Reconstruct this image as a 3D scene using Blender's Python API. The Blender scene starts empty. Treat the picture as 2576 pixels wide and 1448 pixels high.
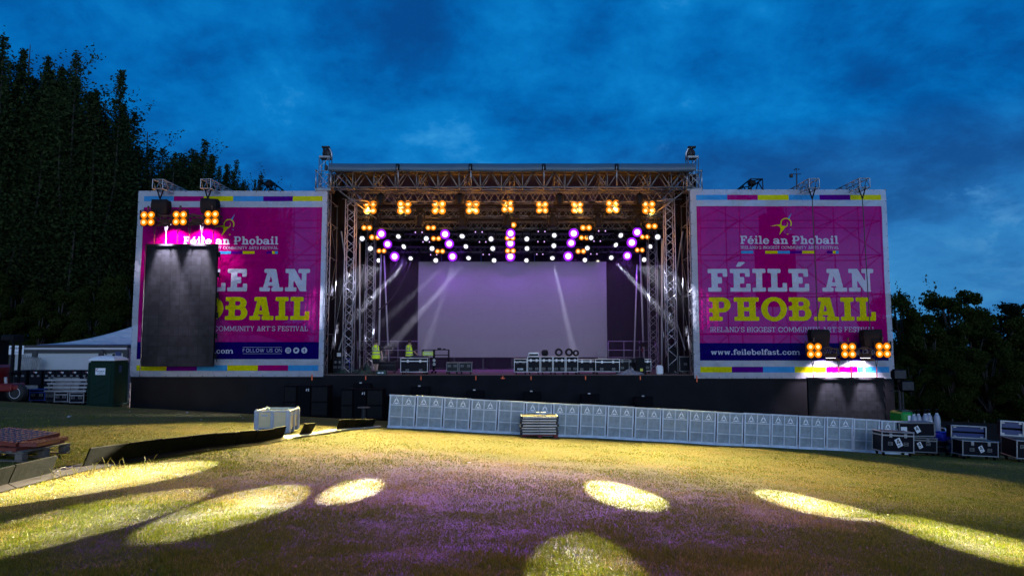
import bpy, bmesh, math, random
import numpy as np
from mathutils import Vector, Matrix, Euler
R = math.radians
random.seed(11); rng = np.random.default_rng(5)
scene = bpy.context.scene
COL = scene.collection

# ------------------------------------------------------------------ camera
F = 1717.0; TH = math.atan(147 / F); CZ = 3.4      # focal length in pixels of a 2576 wide picture, pitch, eye height
cd = bpy.data.cameras.new('camera'); cam = bpy.data.objects.new('camera', cd); COL.objects.link(cam)
cd.sensor_width = 36; cd.lens = 36 * F / 2576; cd.clip_start = .1; cd.clip_end = 2000
cam.location = (0, 0, CZ); cam.rotation_euler = (R(90) + TH, 0, 0)
scene.camera = cam

# ------------------------------------------------------------------ world: dusk sky with broken cloud
wd = bpy.data.worlds.new('World'); scene.world = wd; wd.use_nodes = True
def build_world():
    nt = wd.node_tree; N = nt.nodes; L = nt.links
    bg = N['Background']
    tc = N.new('ShaderNodeTexCoord')
    sep = N.new('ShaderNodeSeparateXYZ'); L.new(tc.outputs['Generated'], sep.inputs[0])
    def math_(op, a, b=None, c=None):
        n = N.new('ShaderNodeMath'); n.operation = op
        for i, v in enumerate((a, b, c)):
            if v is None: continue
            if isinstance(v, (int, float)): n.inputs[i].default_value = v
            else: L.new(v, n.inputs[i])
        return n.outputs[0]
    def ramp(f, stops):
        n = N.new('ShaderNodeValToRGB'); L.new(f, n.inputs[0])
        e = n.color_ramp.elements
        while len(e) < len(stops): e.new(.5)
        for k, (p, c) in zip(e, stops): k.position = p; k.color = (*c, 1)
        return n.outputs['Color']
    def mix(f, a, b, mode='MIX'):
        n = N.new('ShaderNodeMix'); n.data_type = 'RGBA'; n.blend_type = mode
        if isinstance(f, (int, float)): n.inputs[0].default_value = f
        else: L.new(f, n.inputs[0])
        for i, v in ((6, a), (7, b)):
            if isinstance(v, tuple): n.inputs[i].default_value = (*v, 1)
            else: L.new(v, n.inputs[i])
        return n.outputs[2]
    z = math_('MAXIMUM', sep.outputs['Z'], 0.0)
    den = math_('ADD', z, 0.42)
    comb = N.new('ShaderNodeCombineXYZ')
    L.new(math_('DIVIDE', sep.outputs['X'], den), comb.inputs[0]); L.new(math_('DIVIDE', sep.outputs['Y'], den), comb.inputs[1])
    comb.inputs[2].default_value = 3.1
    def noise(sc, det, rough, dist, off):
        mp = N.new('ShaderNodeMapping'); L.new(comb.outputs[0], mp.inputs[0]); mp.inputs['Location'].default_value = off; mp.inputs['Scale'].default_value = (.85, .86, 1)
        n = N.new('ShaderNodeTexNoise'); L.new(mp.outputs[0], n.inputs['Vector'])
        n.inputs['Scale'].default_value = sc; n.inputs['Detail'].default_value = det; n.inputs['Roughness'].default_value = rough; n.inputs['Distortion'].default_value = dist
        return n.outputs['Fac']
    n1 = noise(2.2, 8, .60, .15, (1.3, .4, 0)); n2 = noise(6.4, 8, .66, .2, (5, 2, 0)); n3 = noise(1.9, 5, .55, .2, (-2.35, 7.1, 2))
    f = math_('ADD', math_('MULTIPLY', n1, .68), math_('MULTIPLY', n2, .32))
    cloud = ramp(f, [(.39, (.002, .066, .265)), (.45, (.001, .092, .345)), (.51, (.001, .140, .46)), (.58, (.003, .195, .565)), (.67, (.04, .33, .72))])
    # openings with paler sky between the clouds
    gap = ramp(n3, [(.58, (0, 0, 0)), (.65, (1, 1, 1))])
    gapf = math_('MULTIPLY', gap, ramp(n2, [(.50, (0, 0, 0)), (.60, (1, 1, 1))]))
    sky = mix(math_('MULTIPLY', gapf, .6), cloud, (.11, .34, .68))
    # paler band low in the sky
    band = ramp(z, [(.0, (1, 1, 1)), (.12, (.75, .75, .75)), (.30, (0, 0, 0))])
    sidex = ramp(math_('MULTIPLY_ADD', sep.outputs['X'], .5, .5), [(.5, (.25, .25, .25)), (.72, (1, 1, 1))])
    bandf = math_('MULTIPLY', math_('MULTIPLY', band, sidex), ramp(math_('ADD', math_('MULTIPLY', n1, .6), math_('MULTIPLY', n2, .4)), [(.36, (.25, .25, .25)), (.56, (.75, .75, .75))]))
    sky = mix(bandf, sky, (.060, .255, .515))
    # the afterglow behind the camera, low in the sky
    back = ramp(math_('MULTIPLY_ADD', sep.outputs['Y'], -.5, .5), [(.55, (0, 0, 0)), (.85, (1, 1, 1))])
    low = ramp(z, [(.0, (1, 1, 1)), (.30, (.7, .7, .7)), (.62, (.0, .0, .0))])
    sky = mix(math_('MULTIPLY', back, low), sky, (.62, .82, 1.35))
    L.new(sky, bg.inputs['Color']); bg.inputs['Strength'].default_value = 1.02
build_world()
sl = bpy.data.lights.new('afterglow_sun', 'SUN'); sl.energy = 1.25; sl.angle = R(40); sl.color = (.58, .76, 1)
so = bpy.data.objects.new('afterglow_sun', sl); COL.objects.link(so); so.rotation_euler = (R(85), 0, R(8))

vs = scene.view_settings; vs.view_transform = 'Standard'; vs.look = 'None'; vs.exposure = 0; vs.gamma = 1
cy = scene.cycles
cy.max_bounces = 6; cy.diffuse_bounces = 2; cy.glossy_bounces = 2; cy.transmission_bounces = 3; cy.transparent_max_bounces = 12; cy.volume_bounces = 0
cy.caustics_reflective = False; cy.caustics_refractive = False; cy.sample_clamp_indirect = 4; cy.use_denoising = True
try: cy.denoiser = 'OPENIMAGEDENOISE'
except Exception: pass

# ------------------------------------------------------------------ measuring helpers
CT, ST = math.cos(TH), math.sin(TH)
def ray(px, py):
    u = (px - 1288) / F; v = (724 - py) / F
    return np.array([u, CT - v * ST, ST + v * CT])
def W(px, py, Y):
    r = ray(px, py); t = Y / r[1]; p = r * t
    return Vector((p[0], p[1], p[2] + CZ))
GY = [-60, 0, 5, 10, 15, 20, 25.2, 31, 34.8, 45, 400]; GZ = [1.9, 1.75, 1.62, 1.32, .97, .6, .235, -.18, -.73, -1.0, -1.0]
_yy = np.linspace(-60, 400, 4601); _zz = np.interp(_yy, GY, GZ)
_zz = np.convolve(np.pad(_zz, 15, mode='edge'), np.ones(31) / 31, mode='valid')
def ground_z(x, y):
    k = np.clip(y / 12, 0, 1)
    und = .018 * np.sin(x * .9 + 1.3) * np.sin(y * .7) + .012 * np.sin(x * 2.1 - y * 1.7)
    return np.interp(y, _yy, _zz) - .051 * np.clip(x, -45, 45) * k + und * np.clip(1 - np.abs(y - 12) / 30, 0, 1)
def gz(x, y): return float(ground_z(np.float64(x), np.float64(y)))
def G(px, py):
    r = ray(px, py); t = np.arange(2, 95, .01); p = r[None] * t[:, None]; p[:, 2] += CZ
    i = int(np.argmax(p[:, 2] < ground_z(p[:, 0], p[:, 1])))
    return Vector(p[i])

# ------------------------------------------------------------------ mesh builder
class MB:
    def __init__(s): s.v = []; s.f = []; s.m = []
    def add(s, vs, fs, mi=0):
        b = len(s.v); s.v.extend([tuple(x) for x in vs]); s.f.extend([tuple(b + i for i in q) for q in fs]); s.m.extend([mi] * len(fs)); return s
    def box(s, c, d, rz=0, mi=0, M=None):
        x, y, z = d[0] / 2, d[1] / 2, d[2] / 2
        vs = [Vector((i, j, k)) for k in (-z, z) for j in (-y, y) for i in (-x, x)]
        if rz: m = Matrix.Rotation(rz, 3, 'Z'); vs = [m @ v for v in vs]
        if M is not None: vs = [M @ v for v in vs]
        c = Vector(c); vs = [v + c for v in vs]
        return s.add(vs, [(0, 2, 3, 1), (4, 5, 7, 6), (0, 1, 5, 4), (2, 6, 7, 3), (0, 4, 6, 2), (1, 3, 7, 5)], mi)
    def bb(s, x0, x1, y0, y1, z0, z1, mi=0):
        return s.box(((x0 + x1) / 2, (y0 + y1) / 2, (z0 + z1) / 2), (abs(x1 - x0), abs(y1 - y0), abs(z1 - z0)), 0, mi)
    def cbox(s, c, d, b=.02, rz=0, mi=0, M=None):          # box with chamfered edges
        h = [d[0] / 2, d[1] / 2, d[2] / 2]; b = min(b, min(h) * .9); idx = {}; vs = []
        for sx in (-1, 1):
            for sy in (-1, 1):
                for sz in (-1, 1):
                    for a in range(3):
                        p = [sx * (h[0] - b), sy * (h[1] - b), sz * (h[2] - b)]; p[a] = (sx, sy, sz)[a] * h[a]
                        idx[(sx, sy, sz, a)] = len(vs); vs.append(Vector(p))
        fs = []
        for a in range(3):
            b1, c1 = [i for i in range(3) if i != a]
            for sg in (-1, 1):
                q = []
                for u, w in ((-1, -1), (1, -1), (1, 1), (-1, 1)):
                    k = [0, 0, 0]; k[a] = sg; k[b1] = u; k[c1] = w; q.append(idx[(*k, a)])
                fs.append(q)
        for a, b1, c1 in ((0, 1, 2), (0, 2, 1), (1, 2, 0)):
            for sa in (-1, 1):
                for sb in (-1, 1):
                    k1 = [0, 0, 0]; k1[a] = sa; k1[b1] = sb; k1[c1] = -1; k2 = list(k1); k2[c1] = 1
                    fs.append((idx[(*k1, a)], idx[(*k1, b1)], idx[(*k2, b1)], idx[(*k2, a)]))
        for sx in (-1, 1):
            for sy in (-1, 1):
                for sz in (-1, 1): fs.append((idx[(sx, sy, sz, 0)], idx[(sx, sy, sz, 1)], idx[(sx, sy, sz, 2)]))
        if rz: m = Matrix.Rotation(rz, 3, 'Z'); vs = [m @ v for v in vs]
        if M is not None: vs = [M @ v for v in vs]
        c = Vector(c); return s.add([v + c for v in vs], fs, mi)
    def tube(s, p, q, r, n=6, r2=None, mi=0, caps=True):
        p, q = Vector(p), Vector(q); d = q - p
        if d.length < 1e-6: return s
        d.normalize(); a = d.orthogonal().normalized(); b = d.cross(a); r2 = r if r2 is None else r2; vs = []
        for c, rr in ((p, r), (q, r2)):
            for i in range(n):
                t = 2 * math.pi * i / n; vs.append(c + (a * math.cos(t) + b * math.sin(t)) * rr)
        fs = [(i, (i + 1) % n, n + (i + 1) % n, n + i) for i in range(n)]
        if caps: fs += [tuple(range(n - 1, -1, -1)), tuple(range(n, 2 * n))]
        return s.add(vs, fs, mi)
    def path(s, pts, r, n=6, mi=0):
        pts = [Vector(p) for p in pts]; rs = r if isinstance(r, (list, tuple)) else [r] * len(pts)
        a = None; vs = []
        for i, p in enumerate(pts):
            d = (pts[min(i + 1, len(pts) - 1)] - pts[max(i - 1, 0)]).normalized()
            a = d.orthogonal().normalized() if a is None else (a - d * a.dot(d)).normalized()
            b = d.cross(a)
            for k in range(n):
                t = 2 * math.pi * k / n; vs.append(p + (a * math.cos(t) + b * math.sin(t)) * rs[i])
        m = len(pts); fs = [(i * n + k, i * n + (k + 1) % n, (i + 1) * n + (k + 1) % n, (i + 1) * n + k) for i in range(m - 1) for k in range(n)]
        fs += [tuple(range(n - 1, -1, -1)), tuple(range((m - 1) * n, m * n))]
        return s.add(vs, fs, mi)
    def lathe(s, prof, c=(0, 0, 0), n=16, axis='Z', mi=0, cap=True):
        c = Vector(c); vs = []
        for r, h in prof:
            for k in range(n):
                t = 2 * math.pi * k / n; x, y = r * math.cos(t), r * math.sin(t)
                vs.append(c + Vector({'Z': (x, y, h), 'Y': (x, h, y), 'X': (h, x, y)}[axis]))
        m = len(prof); fs = [(i * n + k, i * n + (k + 1) % n, (i + 1) * n + (k + 1) % n, (i + 1) * n + k) for i in range(m - 1) for k in range(n)]
        if cap: fs += [tuple(range(n - 1, -1, -1)), tuple(range((m - 1) * n, m * n))]
        return s.add(vs, fs, mi)
    def loft(s, rings, mi=0, cap=True):
        n = len(rings[0]); vs = [p for r in rings for p in r]; m = len(rings)
        fs = [(i * n + k, i * n + (k + 1) % n, (i + 1) * n + (k + 1) % n, (i + 1) * n + k) for i in range(m - 1) for k in range(n)]
        if cap: fs += [tuple(range(n - 1, -1, -1)), tuple(range((m - 1) * n, m * n))]
        return s.add(vs, fs, mi)
    def grid(s, fn, nu, nv, mi=0):
        vs = [fn(i / nu, j / nv) for j in range(nv + 1) for i in range(nu + 1)]
        fs = [(j * (nu + 1) + i, j * (nu + 1) + i + 1, (j + 1) * (nu + 1) + i + 1, (j + 1) * (nu + 1) + i) for j in range(nv) for i in range(nu)]
        return s.add(vs, fs, mi)
    def disc(s, c, r, n=16, axis='Y', mi=0, r_in=None, wob=0):
        c = Vector(c); out = []; inn = []
        for k in range(n):
            t = 2 * math.pi * k / n; rr = r * (1 + wob * (k % 2))
            d = {'Y': Vector((math.cos(t), 0, math.sin(t))), 'Z': Vector((math.cos(t), math.sin(t), 0)), 'X': Vector((0, math.cos(t), math.sin(t)))}[axis]
            out.append(c + d * rr)
            if r_in: inn.append(c + d * r_in)
        if r_in: return s.add(out + inn, [(k, (k + 1) % n, n + (k + 1) % n, n + k) for k in range(n)], mi)
        return s.add(out, [tuple(range(n))], mi)
    def build(s, name, mats, parent=None, world=False, smooth=False):
        if not isinstance(mats, (list, tuple)): mats = [mats]
        vs = s.v
        if world and parent is not None:
            root = parent
            while root.parent: root = root.parent
            mi = (Matrix.Translation(root.location) @ root.rotation_euler.to_matrix().to_4x4()).inverted()
            vs = [tuple(mi @ Vector(v)) for v in vs]
        me = bpy.data.meshes.new(name); me.from_pydata(vs, [], s.f)
        for m in mats: me.materials.append(m)
        if len(mats) > 1: me.polygons.foreach_set('material_index', s.m)
        if smooth: me.polygons.foreach_set('use_smooth', [True] * len(me.polygons))
        me.update()
        o = bpy.data.objects.new(name, me); COL.objects.link(o)
        if parent is not None: o.parent = parent
        return o
def tag(o, label=None, cat=None, group=None, kind=None):
    if label: o['label'] = label
    if cat: o['category'] = cat
    if group: o['group'] = group
    if kind: o['kind'] = kind
    return o
def thing(name, label, cat, loc=(0, 0, 0), rz=0, group=None, rot=None):
    o = bpy.data.objects.new(name, None); COL.objects.link(o); o.empty_display_size = .2
    o.location = loc; o.rotation_euler = rot if rot else (0, 0, rz)
    return tag(o, label, cat, group)
def dup(o, loc=None, rz=None, label=None, parent=None, rot=None):
    c = o.copy(); COL.objects.link(c); c.parent = parent
    if loc is not None: c.location = loc
    if rz is not None: c.rotation_euler = (0, 0, rz)
    if rot is not None: c.rotation_euler = rot
    if label: c['label'] = label
    for ch in KIDS(o): dup(ch, parent=c)
    return c
def KIDS(o): return [x for x in o.children]
ORD = ['first', 'second', 'third', 'fourth', 'fifth', 'sixth', 'seventh', 'eighth', 'ninth', 'tenth', 'eleventh', 'twelfth', 'thirteenth', 'fourteenth', 'fifteenth', 'sixteenth', 'seventeenth', 'eighteenth', 'nineteenth', 'twentieth']

# ------------------------------------------------------------------ materials
def mat(name, col, rough=.6, metal=0, noise=0, nscale=8, col2=None, bump=0, bscale=20, spec=.5, thr=(.35, .65)):
    m = bpy.data.materials.new(name); m.use_nodes = True; nt = m.node_tree; N = nt.nodes; L = nt.links
    p = N['Principled BSDF']; p.inputs['Base Color'].default_value = (*col, 1); p.inputs['Roughness'].default_value = rough; p.inputs['Metallic'].default_value = metal
    p.inputs['Specular IOR Level'].default_value = spec
    tc = N.new('ShaderNodeTexCoord')
    if noise or col2:
        n = N.new('ShaderNodeTexNoise'); n.inputs['Scale'].default_value = nscale; n.inputs['Detail'].default_value = 5; L.new(tc.outputs['Object'], n.inputs['Vector'])
        r = N.new('ShaderNodeValToRGB'); L.new(n.outputs['Fac'], r.inputs[0])
        c2 = col2 if col2 else tuple(c * (1 - noise) for c in col)
        r.color_ramp.elements[0].position = thr[0]; r.color_ramp.elements[1].position = thr[1]
        r.color_ramp.elements[0].color = (*c2, 1); r.color_ramp.elements[1].color = (*col, 1); L.new(r.outputs[0], p.inputs['Base Color'])
    if bump:
        n = N.new('ShaderNodeTexNoise'); n.inputs['Scale'].default_value = bscale; n.inputs['Detail'].default_value = 4; L.new(tc.outputs['Object'], n.inputs['Vector'])
        b = N.new('ShaderNodeBump'); b.inputs['Strength'].default_value = bump; b.inputs['Distance'].default_value = .02; L.new(n.outputs['Fac'], b.inputs['Height']); L.new(b.outputs[0], p.inputs['Normal'])
    return m
def emis(name, col, strength, sample=False):
    m = bpy.data.materials.new(name); m.use_nodes = True; nt = m.node_tree; nt.nodes.clear()
    e = nt.nodes.new('ShaderNodeEmission'); e.inputs[0].default_value = (*col, 1); e.inputs[1].default_value = strength
    o = nt.nodes.new('ShaderNodeOutputMaterial'); nt.links.new(e.outputs[0], o.inputs[0])
    m.cycles.emission_sampling = 'FRONT' if sample else 'NONE'
    return m
def cloth(name, col, transl=.35, transp=.08, var=.12):     # woven banner fabric: reflects, glows through and lets a little light straight through its mesh
    m = bpy.data.materials.new(name); m.use_nodes = True; nt = m.node_tree; N = nt.nodes; L = nt.links; N.clear()
    tc = N.new('ShaderNodeTexCoord'); n = N.new('ShaderNodeTexNoise'); n.inputs['Scale'].default_value = 1.7; n.inputs['Detail'].default_value = 6; L.new(tc.outputs['Object'], n.inputs['Vector'])
    r = N.new('ShaderNodeValToRGB'); L.new(n.outputs['Fac'], r.inputs[0]); r.color_ramp.elements[0].position = .3; r.color_ramp.elements[1].position = .7
    r.color_ramp.elements[0].color = (*[c * (1 - var) for c in col], 1); r.color_ramp.elements[1].color = (*col, 1)
    d = N.new('ShaderNodeBsdfDiffuse'); t = N.new('ShaderNodeBsdfTranslucent'); x = N.new('ShaderNodeBsdfTransparent')
    L.new(r.outputs[0], d.inputs[0]); L.new(r.outputs[0], t.inputs[0]); x.inputs[0].default_value = (*[.22 + .78 * c for c in col], 1)
    bn = N.new('ShaderNodeTexNoise'); bn.inputs['Scale'].default_value = 2.2; bn.inputs['Detail'].default_value = 3; L.new(tc.outputs['Object'], bn.inputs['Vector'])
    b = N.new('ShaderNodeBump'); b.inputs['Strength'].default_value = .9; b.inputs['Distance'].default_value = .24; L.new(bn.outputs['Fac'], b.inputs['Height']); L.new(b.outputs[0], d.inputs['Normal'])
    m1 = N.new('ShaderNodeMixShader'); m1.inputs[0].default_value = transl; L.new(d.outputs[0], m1.inputs[1]); L.new(t.outputs[0], m1.inputs[2])
    m2 = N.new('ShaderNodeMixShader'); m2.inputs[0].default_value = transp; L.new(m1.outputs[0], m2.inputs[1]); L.new(x.outputs[0], m2.inputs[2])
    o = N.new('ShaderNodeOutputMaterial'); L.new(m2.outputs[0], o.inputs[0]); return m
M = dict(
    alu=mat('aluminium', (.40, .41, .43), .38, .8, noise=.25, nscale=3), alu_dull=mat('dull_aluminium', (.20, .205, .21), .5, .6, noise=.3, nscale=6),
    steel=mat('dark_steel', (.035, .035, .04), .5, .3, noise=.3, spec=.2), alu_lit=mat('lit_aluminium', (.62, .60, .66), .36, .6, noise=.15, nscale=3), black=mat('black_paint', (.005, .005, .0065), .6, noise=.3, spec=.12),
    blackcloth=mat('black_cloth', (.0075, .0080, .0105), .85, noise=.35, nscale=1.2, bump=.6, bscale=1.6, spec=.15), speakerblack=mat('speaker_black', (.0028, .0030, .0045), .75, spec=.06), drape=mat('stage_drape', (.004, .004, .006), .9, bump=.4, bscale=2, spec=.1),
    ply=mat('phenolic_board', (.0045, .006, .011), .45, noise=.25, nscale=30, bump=.08, bscale=150, spec=.08), deckwood=mat('stage_deck_ply', (.16, .125, .105), .7, noise=.45, nscale=2.5),
    roofskin=mat('roof_skin', (.05, .085, .12), .5, noise=.1, nscale=1.5), roofdark=mat('roof_lining', (.012, .011, .012), .8),
    rail=mat('white_pole', (.5, .5, .52), .4, .2), rubber=mat('rubber', (.012, .012, .012), .8, noise=.3), white=mat('white_plastic', (.62, .63, .64), .5, noise=.08),
    redpaint=mat('red_paint', (.17, .006, .006), .35, noise=.25, nscale=4), redplastic=mat('red_plastic', (.17, .028, .014), .5, noise=.3, nscale=6),
    green=mat('dark_green_plastic', (.003, .020, .013), .65, noise=.15, spec=.12), brightgreen=mat('green_paint', (.01, .26, .03), .4, noise=.15), blue=mat('blue_plastic', (.012, .020, .42), .5, noise=.2), darkblue=mat('blue_board', (.010, .030, .13), .4, noise=.2),
    bluealu=mat('blue_anodised', (.03, .06, .30), .35, .6), cream=mat('cream_plastic', (.60, .50, .28), .55, noise=.12, nscale=5), greyplastic=mat('grey_plastic', (.36, .40, .45), .55, noise=.15),
    wood=mat('weathered_pallet_wood', (.16, .13, .10), .85, noise=.45, nscale=7), panelwall=mat('cabin_wall', (.36, .39, .40), .6, noise=.06, nscale=2), cabinframe=mat('cabin_frame', (.015, .017, .02), .5),
    tent=cloth('marquee_fabric', (.66, .68, .72), .3, 0, .05), tarp=mat('green_tarpaulin', (.010, .048, .036), .55, noise=.5, nscale=4, bump=.5, bscale=8), orange=mat('orange_tape', (.85, .12, .015), .5),
    cyl=mat('cylinder_paint', (.30, .31, .36), .35, noise=.1), sticker=mat('sticker_white', (.62, .64, .66), .5), ink=mat('ink_black', (.01, .01, .012), .5), inkred=mat('ink_red', (.5, .02, .03), .5), inkblue=mat('ink_navy', (.02, .03, .09), .5),
    vest=mat('hi_vis_fabric', (.80, .98, .01), .8, noise=.25, nscale=9), reflect=mat('grey_reflective_tape', (.22, .22, .26), .4), skin=mat('skin', (.45, .27, .20), .6), shorts=mat('black_shorts', (.010, .011, .014), .9), hair=mat('brown_hair', (.035, .022, .015), .8), trainers=mat('grey_trainers', (.12, .10, .10), .7),
    polythene=mat('crumpled_polythene', (.20, .19, .21), .35, noise=.5, nscale=9), yellow=mat('yellow_plate', (.55, .50, .03), .5), yellowsign=mat('lime_sign', (.42, .55, .05), .5), amberlit=mat('lamp_reflector', (.7, .5, .2), .2, .8),
    ramp=mat('cable_ramp_rubber', (.0075, .0068, .001), .75, bump=.3, bscale=220, noise=.3, spec=.05), rampbase=mat('cable_ramp_base', (.020, .011, .005), .8, noise=.4, nscale=9, spec=.1), ramppale=mat('cable_ramp_pale_base', (.20, .18, .19), .6, noise=.4, nscale=9), cable=mat('cable_sheath', (.03, .022, .05), .45),
    letter_w=cloth('print_pale', (.62, .64, .72), .22, .18), letter_y=cloth('print_yellow', (.72, .64, .004), .22, .12), p_mag=cloth('print_magenta', (.62, .0, .20), .3, .36), p_navy=cloth('print_navy', (.006, .0, .10), .2, .04),
    p_cyan=cloth('print_cyan', (.055, .36, .72), .3, .14), p_purple=cloth('print_purple', (.11, .002, .22), .3, .10), p_white=cloth('banner_white', (.66, .67, .72), .34, .30),
    em_white=emis('lens_white', (1, .98, .95), 2.4), em_hot=emis('lens_white_hot', (1, .98, .95), 12), em_core=emis('lamp_white_hot', (1, .74, .30), 1.9), em_amber=emis('lamp_amber_halo', (1, .25, .0), 1.15), em_purple=emis('lens_purple_core', (.95, .72, 1), 1.9), em_violet=emis('lens_violet_halo', (.33, .01, 1.0), 1.5), em_grey=emis('lens_pale_halo', (.40, .42, .6), .35), em_led=emis('status_light', (.75, .45, 1), 1.6), em_flood=emis('flood_lens', (.9, .8, 1), 6),  # amber, violet and grey rims emit to imitate halos round the lamps
)
# LED wall faces: tiny tile joints and uneven modules
def led_mat(name, col, tile, gloss=.45, var=.15, mort=.45):
    m = mat(name, col, gloss, spec=.08 if mort < .9 else .3); nt = m.node_tree; N = nt.nodes; L = nt.links; p = N['Principled BSDF']
    tc = N.new('ShaderNodeTexCoord'); sp = N.new('ShaderNodeSeparateXYZ'); L.new(tc.outputs['Object'], sp.inputs[0])
    cb = N.new('ShaderNodeCombineXYZ'); L.new(sp.outputs[0], cb.inputs[0]); L.new(sp.outputs[2], cb.inputs[1])
    b = N.new('ShaderNodeTexBrick'); L.new(cb.outputs[0], b.inputs['Vector']); b.offset = 0; b.squash = 1
    b.inputs['Scale'].default_value = 1; b.inputs['Brick Width'].default_value = tile; b.inputs['Row Height'].default_value = tile; b.inputs['Mortar Size'].default_value = tile * .022
    b.inputs['Color1'].default_value = (*col, 1); b.inputs['Color2'].default_value = (*[c * (1 - var) for c in col], 1); b.inputs['Mortar'].default_value = (*[c * mort for c in col], 1)
    b2 = N.new('ShaderNodeTexBrick'); L.new(cb.outputs[0], b2.inputs['Vector']); b2.offset = 0
    b2.inputs['Scale'].default_value = 1; b2.inputs['Brick Width'].default_value = tile / 2.5; b2.inputs['Row Height'].default_value = tile / 2.5; b2.inputs['Mortar Size'].default_value = tile * .008
    b2.inputs['Color1'].default_value = (1, 1, 1, 1); b2.inputs['Color2'].default_value = (1 - var * 1.3,) * 3 + (1,); b2.inputs['Mortar'].default_value = ((.5 + mort / 2),) * 3 + (1,)
    mx = N.new('ShaderNodeMix'); mx.data_type = 'RGBA'; mx.blend_type = 'MULTIPLY'; mx.inputs[0].default_value = 1; L.new(b.outputs[0], mx.inputs[6]); L.new(b2.outputs[0], mx.inputs[7]); L.new(mx.outputs[2], p.inputs['Base Color'])
    return m
M['led_main'] = led_mat('led_wall_face', (.21, .20, .20), .5, .5, .03, .93); M['led_side'] = led_mat('led_screen_face', (.0085, .010, .0125), .5, .55, .34, .35)
def mesh_mat(name, col, transp, metal=.5):                    # perforated sheet metal seen from afar
    m = mat(name, col, .4, metal, noise=.3, nscale=5); nt = m.node_tree; N = nt.nodes; L = nt.links; p = N['Principled BSDF']
    x = N.new('ShaderNodeBsdfTransparent'); mx = N.new('ShaderNodeMixShader'); mx.inputs[0].default_value = transp; L.new(p.outputs[0], mx.inputs[1]); L.new(x.outputs[0], mx.inputs[2])
    L.new(mx.outputs[0], N['Material Output'].inputs[0]); return m
M['perf'] = mesh_mat('perforated_panel', (.36, .44, .48), .36, .2); M['barframe'] = mat('barrier_frame', (.50, .57, .64), .45, .3, noise=.25, nscale=4); M['emblem'] = mat('emblem_plate', (.66, .70, .74), .45, .3)

def spot(name, loc, target, power, size, color=(1, 1, 1), blend=.15, radius=.05):
    l = bpy.data.lights.new(name, 'SPOT'); l.energy = power; l.spot_size = R(size); l.spot_blend = blend; l.color = color; l.shadow_soft_size = radius
    o = bpy.data.objects.new(name, l); COL.objects.link(o); o.location = loc
    o.rotation_euler = (Vector(target) - Vector(loc)).to_track_quat('-Z', 'Y').to_euler(); return o
def truss(mb, A, B, w, h=None, up=(0, 0, 1), r=.025, rb=.014, bay=None, n=5, mi=0, ends=True, zig=True):
    A, B = Vector(A), Vector(B); d = (B - A); Ln = d.length; d.normalize(); h = h or w
    s = d.cross(Vector(up)).normalized(); u = s.cross(d).normalized()
    cs = [s * (w / 2 * i) + u * (h / 2 * j) for i, j in ((-1, -1), (1, -1), (1, 1), (-1, 1))]
    for c in cs: mb.tube(A + c, B + c, r, n, mi=mi)
    nb = max(1, round(Ln / (bay or max(w, h)))); st = Ln / nb
    for fi in range(4):
        a, b = cs[fi], cs[(fi + 1) % 4]
        for i in range(nb):
            p, q = A + d * (st * i), A + d * (st * (i + 1))
            if zig:
                if i % 2 == 0: mb.tube(p + a, q + b, rb, 4, mi=mi, caps=False)
                else: mb.tube(p + b, q + a, rb, 4, mi=mi, caps=False)
            else:
                m_ = (p + q) / 2; mb.tube(p + a, m_ + b, rb, 4, mi=mi, caps=False); mb.tube(m_ + b, q + a, rb, 4, mi=mi, caps=False)
            if ends and i in (0,): mb.tube(p + a, p + b, rb, 4, mi=mi, caps=False)
        if ends: mb.tube(B + a, B + b, rb, 4, mi=mi, caps=False)
    return mb

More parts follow.
